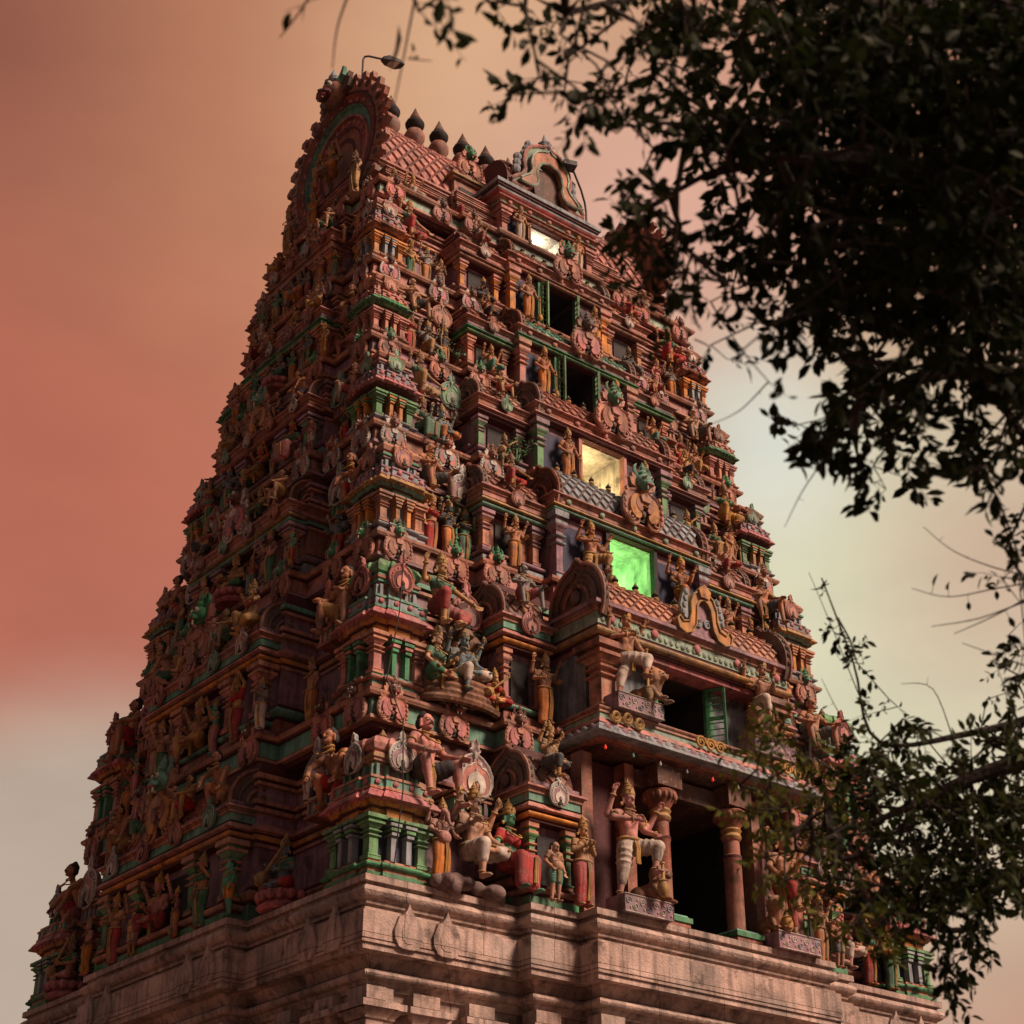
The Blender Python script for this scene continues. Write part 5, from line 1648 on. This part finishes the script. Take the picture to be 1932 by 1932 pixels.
# --- floodlights, bulbs, cable, weed
fl_ = MB()
fl_.tube([(0, 0, 0), (0, 0, 1.55), (.02, -.03, 1.63), (.1, -.08, 1.66), (.45, -.22, 1.66)], .028, 'metal', 7)
FLO = fl_.build('floodlight', None, (-4.3, -.5, 21.3))
hd_ = MB()
hd_.loft([[(.42, -.16, 1.62), (.42, -.28, 1.62), (.42, -.28, 1.70), (.42, -.16, 1.70)], [(.55, -.13, 1.58), (.55, -.40, 1.58), (.55, -.36, 1.76), (.55, -.17, 1.76)],
          [(.82, -.18, 1.56), (.82, -.50, 1.56), (.82, -.44, 1.72), (.82, -.24, 1.72)], [(.95, -.28, 1.59), (.95, -.46, 1.59), (.95, -.44, 1.66), (.95, -.30, 1.66)]], ['metal'] * 3)
put('lamp_head', hd_.mesh('lamp_head'), FLO)
gl = MB(); gl.loft([[(.58, -.16, 1.572), (.58, -.38, 1.572), (.58, -.38, 1.577), (.58, -.16, 1.577)], [(.8, -.2, 1.553), (.8, -.47, 1.553), (.8, -.47, 1.558), (.8, -.2, 1.558)]], ['plaster']); put('glass', gl.mesh('glass'), FLO)
tag(FLO, lab("floodlight on a bent pole behind the great gable"), 'floodlight', 'floodlights on the roof')
f2 = MB()
f2.tube([(0, 0, 0), (0, 0, .7), (-.05, -.05, .95), (-.2, -.2, 1.2), (-.55, -.55, 1.5)], .028, 'metal', 7)
FL2 = f2.build('floodlight', None, (1.35, -2.45, 18.9), R(-20))
h2 = MB(); h2.box(-.85, -.5, -.75, -.45, 1.48, 1.62, 'metal'); put('lamp_head', h2.mesh('lamp_head'), FL2)
tag(FL2, lab("black floodlight on a curved arm beside the dormer arch"), 'floodlight', 'floodlights on the roof')
BC = ['bulb_red', 'teal', 'white', 'bluegrey', 'bulb_red', 'white', 'teal']
BN = ['red', 'green', 'white', 'grey', 'red', 'white', 'green']
BW = ['at the slab corner', 'second from the slab corner', 'third from the slab corner', 'just left of the slab middle', 'right at the slab middle', 'past the slab middle', 'near the tree side slab end']
BW[3] = 'fourth from the slab corner'; BW[4] = 'fifth from the slab corner'
for i in range(7):
    b = MB()
    b.lathe([(.008, .1), (.008, .2), (.03, .2), (.035, .12)][::1], 'dark', 8)
    o = b.build('light_bulb', None, (-2.55 + .66 * i, -6.93, 2.92), 0); o.scale = (.5, .5, .5)
    g_ = MB(); g_.lathe([(.004, -.05), (.035, -.04), (.05, 0), (.045, .04), (.028, .09), (.028, .12)], BC[i], 10); put('glass', g_.mesh('glass'), o)
    tag(o, lab(f"small {BN[i]} bulb hanging under the porch slab, {BW[i]}"), 'light bulb', 'bulbs under the porch slab')
cb = MB()
cb.tube([(-6.0, -5.5, 6.3), (-6.1, -5.56, 5.0), (-6.42, -5.72, 3.6), (-6.5, -6.36, 2.6), (-6.5, -6.42, 1.4), (-6.55, -6.32, .2)], .011, 'dark', 6)
tag(cb.build('cable'), lab("thin black cable hanging down the near corner pavilions"), 'cable')


def weed(name, loc, n, h, label, seed):
    r = random.Random(seed)
    l = MB(); s_ = MB()
    for i in range(n):
        a = r.uniform(0, 2 * PI); d = V3(math.cos(a) * .5, -abs(math.sin(a)) * .6, r.uniform(.4, 1)).normalized()
        pts = [V3(0, 0, 0), d * h * .5, d * h + V3(0, 0, -h * .12)]
        s_.tube(pts, .008, 'bark', 4)
        for j in range(9):
            p = pts[0].lerp(pts[2], .3 + .7 * j / 8) + V3(r.uniform(-.08, .08), r.uniform(-.08, .08), r.uniform(-.05, .08))
            q = V3(r.uniform(-1, 1), r.uniform(-1, 1), r.uniform(-.5, .5)).normalized() * .09; w = q.orthogonal().normalized() * .035
            l.add([p, p + q * .5 + w, p + q, p + q * .5 - w], [(0, 1, 2, 3)], 'leafgreen')
    o = s_.build(name, None, loc)
    put('foliage', l.mesh('foliage'), o)
    tag(o, lab(label), 'plant', 'weeds rooted in the tower')


weed('weed_plant', (-2.35, -4.25, 10.05), 9, .55, "bushy green weed rooted on the fourth storey ledge", 3)
weed('weed_plant', (-3.3, -3.3, 12.7), 5, .3, "small green weed rooted on the fifth storey ledge", 4)
# ------------------------------------------------------------------ trees between the camera and the tower
CAMP = Vector(cam.location)
CAMR = cam.rotation_euler.copy()


def at(u, v, d):
    """point at distance d from the viewpoint, in the direction of picture point (u, v) of a 1932-pixel picture"""
    q = Vector(((u - 966) / FPX, -(v - 966) / FPX, -1.0)).normalized()
    q.rotate(CAMR)
    return CAMP + q * d


def leaf_material(name, rgb, rgb2):
    m, nt, b = mat_nodes(name)
    N, L = nt.nodes.new, nt.links.new
    geo = N("ShaderNodeNewGeometry")
    mx = N("ShaderNodeMix"); mx.data_type = 'RGBA'
    L(geo.outputs['Random Per Island'], mx.inputs[0])
    mx.inputs[6].default_value = (*rgb, 1); mx.inputs[7].default_value = (*rgb2, 1)
    L(mx.outputs[2], b.inputs['Base Color'])
    b.inputs['Roughness'].default_value = .6
    b.inputs['Specular IOR Level'].default_value = .12
    tr = N("ShaderNodeBsdfTranslucent"); L(mx.outputs[2], tr.inputs[0])
    ms = N("ShaderNodeMixShader"); ms.inputs[0].default_value = .28
    out = nt.nodes['Material Output']
    L(b.outputs[0], ms.inputs[1]); L(tr.outputs[0], ms.inputs[2]); L(ms.outputs[0], out.inputs[0])
    PAL[name] = len(PALN); PALN.append(m)


leaf_material('leaf_shaded', (.007, .014, .004), (.022, .032, .007))  # backlit shade of the silhouetted leaves put into the colour
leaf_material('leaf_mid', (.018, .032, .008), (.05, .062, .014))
leaf_material('leaf_lit', (.055, .085, .016), (.13, .12, .022))  # same leaves, with the lit tone of the fringe put into the colour


def inside(p, poly):
    x, y = p; c = False
    for i in range(len(poly)):
        (x1, y1), (x2, y2) = poly[i - 1], poly[i]
        if (y1 > y) != (y2 > y) and x < (x2 - x1) * (y - y1) / (y2 - y1) + x1: c = not c
    return c


def targets(poly, n, d0, d1, rnd):
    xs = [p[0] for p in poly]; ys = [p[1] for p in poly]
    out = []
    while len(out) < n:
        p = (rnd.uniform(min(xs), max(xs)), rnd.uniform(min(ys), max(ys)))
        if inside(p, poly): out.append(at(p[0], p[1], rnd.uniform(d0, d1)))
    return out


def grow(name, trunk, limbs, clouds, label, seed, leaf_len, wood=1.0, twigs=(), hanging=()):
    """trunk and limbs are polylines [(point, radius)]; clouds: (points, leaves per point, leaf scale, material)"""
    rnd = random.Random(seed)
    tm = MB()
    def smooth(pl):
        P = [p for p, r in pl]; Rr = [r for p, r in pl]
        out, rr = [], []
        for i in range(len(P) - 1):
            p0, p1, p2, p3 = P[max(i - 1, 0)], P[i], P[i + 1], P[min(i + 2, len(P) - 1)]
            for j in range(5):
                t = j / 5
                out.append(.5 * ((2 * p1) + (p2 - p0) * t + (2 * p0 - 5 * p1 + 4 * p2 - p3) * t * t + (3 * p1 - p0 - 3 * p2 + p3) * t ** 3)); rr.append(Rr[i] + (Rr[i + 1] - Rr[i]) * t)
        return out + [P[-1]], rr + [Rr[-1]]
    a, b = smooth(trunk); tm.tube(a, b, 'bark', 12)
    nodes = []; parent = []; fixed = []
    for l in limbs:
        a, b = smooth(l); tm.tube(a, b, 'bark', 8)
        for p in a: nodes.append(p); parent.append(-1); fixed.append(True)
    root = tm.build(name, None)
    allt = [(p, c) for c in clouds for p in c[0]]
    allt.sort(key=lambda pc: min((pc[0] - q).length for q in nodes[::3]))
    tips = []
    for p, c in allt:
        bi, bd = 0, 1e9
        for i, q in enumerate(nodes):
            d = (p - q).length_squared
            if d < bd: bd, bi = d, i
        q = nodes[bi]; L_ = math.sqrt(bd); n = max(1, int(L_ / .22)); prev = bi
        for j in range(1, n + 1):
            t = j / n
            w = q.lerp(p, t) + V3(rnd.uniform(-1, 1), rnd.uniform(-1, 1), rnd.uniform(-1, 1)) * (.035 if j < n else 0) + V3(0, 0, .06 * L_ * math.sin(PI * t))
            nodes.append(w); parent.append(prev); fixed.append(False); prev = len(nodes) - 1
        tips.append((prev, c))
    cnt = [1] * len(nodes)
    for i in range(len(nodes) - 1, -1, -1):
        if parent[i] >= 0: cnt[parent[i]] += cnt[i]
    bm = MB()
    for i, pa in enumerate(parent):
        if pa < 0: continue
        r0 = .0022 * wood * math.sqrt(cnt[pa]) if not fixed[pa] else .0022 * wood * math.sqrt(cnt[i]) * 1.15
        bm.tube([nodes[pa], nodes[i]], [min(r0, .05), min(.0022 * wood * math.sqrt(cnt[i]), .05)], 'bark', 4 if cnt[i] < 40 else 6, False)
    lm = MB()

    def leaf(p, d, s, m, thin=1.0):
        d = d.normalized()
        w = d.cross(V3(rnd.uniform(-1, 1), rnd.uniform(-1, 1), rnd.uniform(-.3, 1)))
        if w.length < .05: w = d.orthogonal()
        w.normalize(); u = w.cross(d)
        l = s * rnd.uniform(.55, 1.45); h = l * rnd.uniform(.17, .27) * thin; f = u * h * rnd.uniform(.2, .6)
        dr = u * (-l * rnd.uniform(0, .18))
        v = [p, p + d * l * .3 + w * h * .85 + f, p + d * l * .62 + w * h + f + dr * .5, p + d * l + dr, p + d * l * .62 - w * h + f + dr * .5, p + d * l * .3 - w * h * .85 + f, p + d * l * .5 + dr * .2]
        lm.add(v, [(0, 1, 2, 6), (6, 2, 3), (0, 6, 4, 5), (6, 3, 4)], m)
    for ti, c in tips:
        _, nl, sc, mat = c
        p = nodes[ti]; q = nodes[parent[ti]] if parent[ti] >= 0 else p - V3(0, 0, .1)
        main = (p - q).normalized()
        ntw = max(1, nl // 7)
        for k in range(ntw):
            d = (main * .7 + V3(rnd.uniform(-1, 1), rnd.uniform(-1, 1), rnd.uniform(-1, .7))).normalized()
            ln = leaf_len * sc * rnd.uniform(1.6, 3.2)
            e = p + d * ln + V3(0, 0, -.15 * ln)
            bm.tube([p, p.lerp(e, .5) + V3(0, 0, .05 * ln), e], [.0019 * wood, .0015 * wood, .0009 * wood], 'bark', 3, False)
            m = max(2, nl // ntw)
            for j in range(m):
                t = (j + .6) / m
                b_ = p.lerp(e, t)
                side = d.cross(V3(rnd.uniform(-1, 1), rnd.uniform(-1, 1), rnd.uniform(-1, 1))).normalized()
                leaf(b_ + side * .004, d * rnd.uniform(.25, .8) + side * rnd.uniform(.5, 1) + V3(0, 0, -.25), leaf_len * sc, mat)
    for tw in twigs:                                    # long bare shoots
        P = [at(*q) for q in tw]
        pl, rr = smooth([(p, .0042 - .0026 * i / (len(P) - 1)) for i, p in enumerate(P)])
        bm.tube(pl, rr, 'bark', 4, False)
        for j in range(2, len(pl) - 3, 2):
            if rnd.random() < .55:
                d = (pl[j + 1] - pl[j]).cross(V3(rnd.uniform(-1, 1), rnd.uniform(-1, 1), rnd.uniform(-1, 1))).normalized()
                bm.tube([pl[j], pl[j] + d * rnd.uniform(.02, .06)], [.0016, .0008], 'bark', 3, False)
                if rnd.random() < .4: leaf(pl[j] + d * .03, d, leaf_len * .7, 'leaf_shaded')
    for p, q, s_ in hanging:
        a_, b_ = at(*p), at(*q); leaf(a_, b_ - a_, (b_ - a_).length * .8, 'leaf_shaded', .62)
    put('branches', bm.mesh('branches', 60), root)
    put('foliage', lm.mesh('foliage', 180), root)
    tag(root, lab(label), 'tree')
    return root


rt = random.Random(21)
A_ = [(1300, -40), (1990, -40), (2010, 680), (1850, 690), (1700, 760), (1600, 720), (1520, 620), (1450, 560), (1370, 470), (1340, 380), (1310, 200), (1250, 80)]
A2 = [(1450, -40), (2050, -40), (2050, 640), (1700, 640), (1560, 520), (1470, 300)]
B_ = [(900, -20), (1160, -20), (1215, 200), (1270, 380), (1300, 470), (1390, 550), (1490, 620), (1460, 740), (1380, 690), (1300, 620), (1230, 510), (1170, 420), (1120, 340), (1190, 300), (1090, 240), (930, 190), (980, 120), (1040, 100), (920, 50)]
C_ = [(640, -30), (880, -30), (870, 20), (760, 40), (660, 25)]
D_ = [(1470, 780), (1600, 730), (1750, 750), (1960, 680), (1960, 930), (1830, 890), (1740, 920), (1640, 935), (1560, 870), (1490, 850)]
E_ = [(1860, 720), (1960, 720), (1960, 1330), (1890, 1230), (1860, 950)]
U = [(2350, 2400, 7.0), (2330, 1200, 7.2), (2300, 400, 7.5), (2200, 0, 7.6)]
trunk = [(V3(at(2350, 1500, 7.0).x, at(2350, 1500, 7.0).y, GROUND - .1), .34), (at(2370, 1500, 7.0), .27), (at(2340, 700, 7.1), .22), (at(2280, 100, 7.3), .17), (at(2200, -500, 7.6), .09), (at(2150, -1000, 7.8), .02)]
limbs = [[(at(2330, 640, 7.1), .13), (at(2050, 420, 6.8), .09), (at(1750, 330, 6.6), .06), (at(1500, 300, 6.4), .03), (at(1330, 330, 6.3), .012)],
         [(at(2300, 250, 7.2), .11), (at(2000, -60, 6.9), .08), (at(1650, -150, 6.4), .045), (at(1300, -120, 6.0), .02), (at(1000, -90, 5.6), .010), (at(760, -60, 5.3), .006)],
         [(at(2345, 900, 7.0), .1), (at(2060, 760, 7.0), .06), (at(1800, 700, 7.0), .035), (at(1640, 760, 6.9), .012)],
         [(at(2350, 1050, 7.0), .05), (at(2100, 900, 7.3), .03), (at(1930, 900, 7.5), .012)]]
grow("tree", trunk, limbs, [(targets(A_, 620, 5.6, 8.4, rt), 13, .92, 'leaf_shaded'), (targets(A2, 420, 6.0, 9.0, rt), 16, 1.05, 'leaf_shaded'), (targets(B_, 82, 5.4, 6.8, rt), 7, .75, 'leaf_shaded'),
                            (targets([(2070, -350), (2600, -350), (2600, 900), (2070, 700)], 170, 6.0, 9.0, rt), 15, 1.05, 'leaf_shaded'), (targets(C_, 7, 4.6, 5.4, random.Random(4)), 5, 1.0, 'leaf_shaded'), (targets(D_, 75, 6.0, 7.6, rt), 11, .95, 'leaf_shaded'), (targets([(1130, 380), (1280, 360), (1330, 520), (1270, 640), (1180, 520)], 34, 5.8, 7.2, rt), 8, .75, 'leaf_mid'), (targets([(1150, -20), (1310, -20), (1340, 210), (1290, 270), (1200, 180)], 40, 5.6, 7.0, rt), 10, .8, 'leaf_shaded'), (targets(E_, 26, 6.8, 8.2, rt), 7, .8, 'leaf_shaded')],
     "dark leafy tree whose boughs hang over the roof, black against the sky", 3, .068,
     twigs=[[(1960, 1090, 7.5), (1880, 1072, 7.5), (1800, 1040, 7.4), (1742, 994, 7.4)], [(1950, 1098, 7.5), (1880, 1110, 7.5), (1790, 1126, 7.4), (1720, 1110, 7.4)], [(1950, 1128, 7.6), (1850, 1166, 7.5), (1757, 1182, 7.5)],
            [(1955, 1118, 7.6), (1880, 1160, 7.5), (1800, 1196, 7.5)], [(1950, 1262, 7.6), (1890, 1240, 7.6), (1815, 1213, 7.6)], [(1560, 860, 6.6), (1515, 925, 6.6), (1480, 995, 6.6)], [(1450, 720, 6.4), (1395, 775, 6.4), (1335, 803, 6.4)],
            [(600, -30, 5.2), (560, 30, 5.2), (527, 72, 5.2)], [(665, -30, 5.2), (637, 50, 5.2), (627, 130, 5.2)], [(790, -40, 5.1), (765, 90, 5.1), (742, 205, 5.1)], [(770, 110, 5.1), (790, 113, 5.1), (815, 115, 5.1)],
            [(1120, 560, 6.2), (1060, 590, 6.2), (1010, 640, 6.2)], [(1310, 640, 6.3), (1340, 660, 6.3), (1300, 700, 6.3)]],
     hanging=[((752, 45, 5.0), (742, 150, 5.0), 1), ((905, 20, 5.2), (950, 48, 5.2), 1)])

F_ = [(1570, 1430), (1700, 1350), (1800, 1400), (1960, 1340), (1960, 1690), (1800, 1710), (1740, 1780), (1650, 1730), (1570, 1640), (1545, 1500)]
F2 = [(1640, 1480), (2000, 1420), (2000, 1680), (1760, 1700), (1640, 1640)]
G_ = [(1400, 1370), (1500, 1330), (1570, 1400), (1570, 1640), (1650, 1750), (1720, 1800), (1640, 1790), (1510, 1700), (1440, 1650), (1440, 1560), (1360, 1530), (1410, 1440)]
H_ = [(1760, 1710), (1850, 1710), (1870, 1790), (1800, 1870), (1770, 1860)]
I_ = [(1600, 1320), (1560, 1160), (1545, 1080), (1580, 1110), (1640, 1260), (1700, 1330), (1830, 1380), (1900, 1200), (1932, 1150), (1932, 1340), (1700, 1400)]
trunk = [(V3(at(2420, 1700, 10).x, at(2420, 1700, 10).y, GROUND - .1), .3), (at(2420, 2000, 10), .24), (at(2380, 1600, 9.8), .2), (at(2300, 1350, 9.6), .12), (at(2250, 1150, 9.5), .06), (at(2190, 950, 9.4), .025), (at(2150, 800, 9.4), .008)]
limbs = [[(at(2380, 1600, 9.8), .15), (at(2100, 1400, 9.4), .075), (at(1900, 1445, 9.2), .045), (at(1780, 1490, 9.0), .028), (at(1620, 1560, 8.8), .014), (at(1480, 1560, 8.6), .008)],
         [(at(2390, 1720, 9.8), .08), (at(2100, 1640, 9.6), .05), (at(1850, 1660, 9.5), .03), (at(1700, 1720, 9.3), .012)],
         [(at(2330, 1450, 9.7), .06), (at(2080, 1340, 9.6), .04), (at(1850, 1380, 9.4), .02), (at(1660, 1400, 9.0), .01), (at(1610, 1250, 9.0), .006), (at(1550, 1090, 9.0), .004)]]
grow("tree", trunk, limbs, [(targets(F_, 150, 8.2, 10.4, rt), 13, .9, 'leaf_shaded'), (targets(F_, 130, 8.0, 9.4, rt), 11, .85, 'leaf_mid'), (targets(F2, 110, 8.6, 11, rt), 15, 1.0, 'leaf_shaded'), (targets(G_, 105, 7.6, 9.2, rt), 8, .8, 'leaf_lit'), (targets(H_, 38, 8.4, 9.4, rt), 10, .9, 'leaf_shaded'),
                            (targets([(2000, 1150), (2150, 850), (2450, 950), (2450, 1750), (2000, 1700)], 120, 8.8, 11, rt), 14, 1.0, 'leaf_shaded'), (targets(I_, 30, 8.6, 9.4, rt), 6, .8, 'leaf_shaded')],
     "lower tree with green lit twigs crossing the porch and first storey", 8, .060,
     twigs=[[(1640, 1360, 9.0), (1600, 1260, 9.0), (1560, 1160, 9.0), (1526, 1080, 9.0)], [(1620, 1400, 9.0), (1580, 1340, 9.0), (1550, 1280, 9.0)], [(1800, 1400, 9.2), (1760, 1300, 9.2), (1700, 1290, 9.2)], [(1760, 1720, 9.2), (1770, 1800, 9.2), (1776, 1880, 9.2)]])
g = MB()
g.add([(-1500, -1500, GROUND), (1500, -1500, GROUND), (1500, 1500, GROUND), (-1500, 1500, GROUND)], [(0, 1, 2, 3)], 'brown')
go = g.build('ground'); go['kind'] = 'structure'
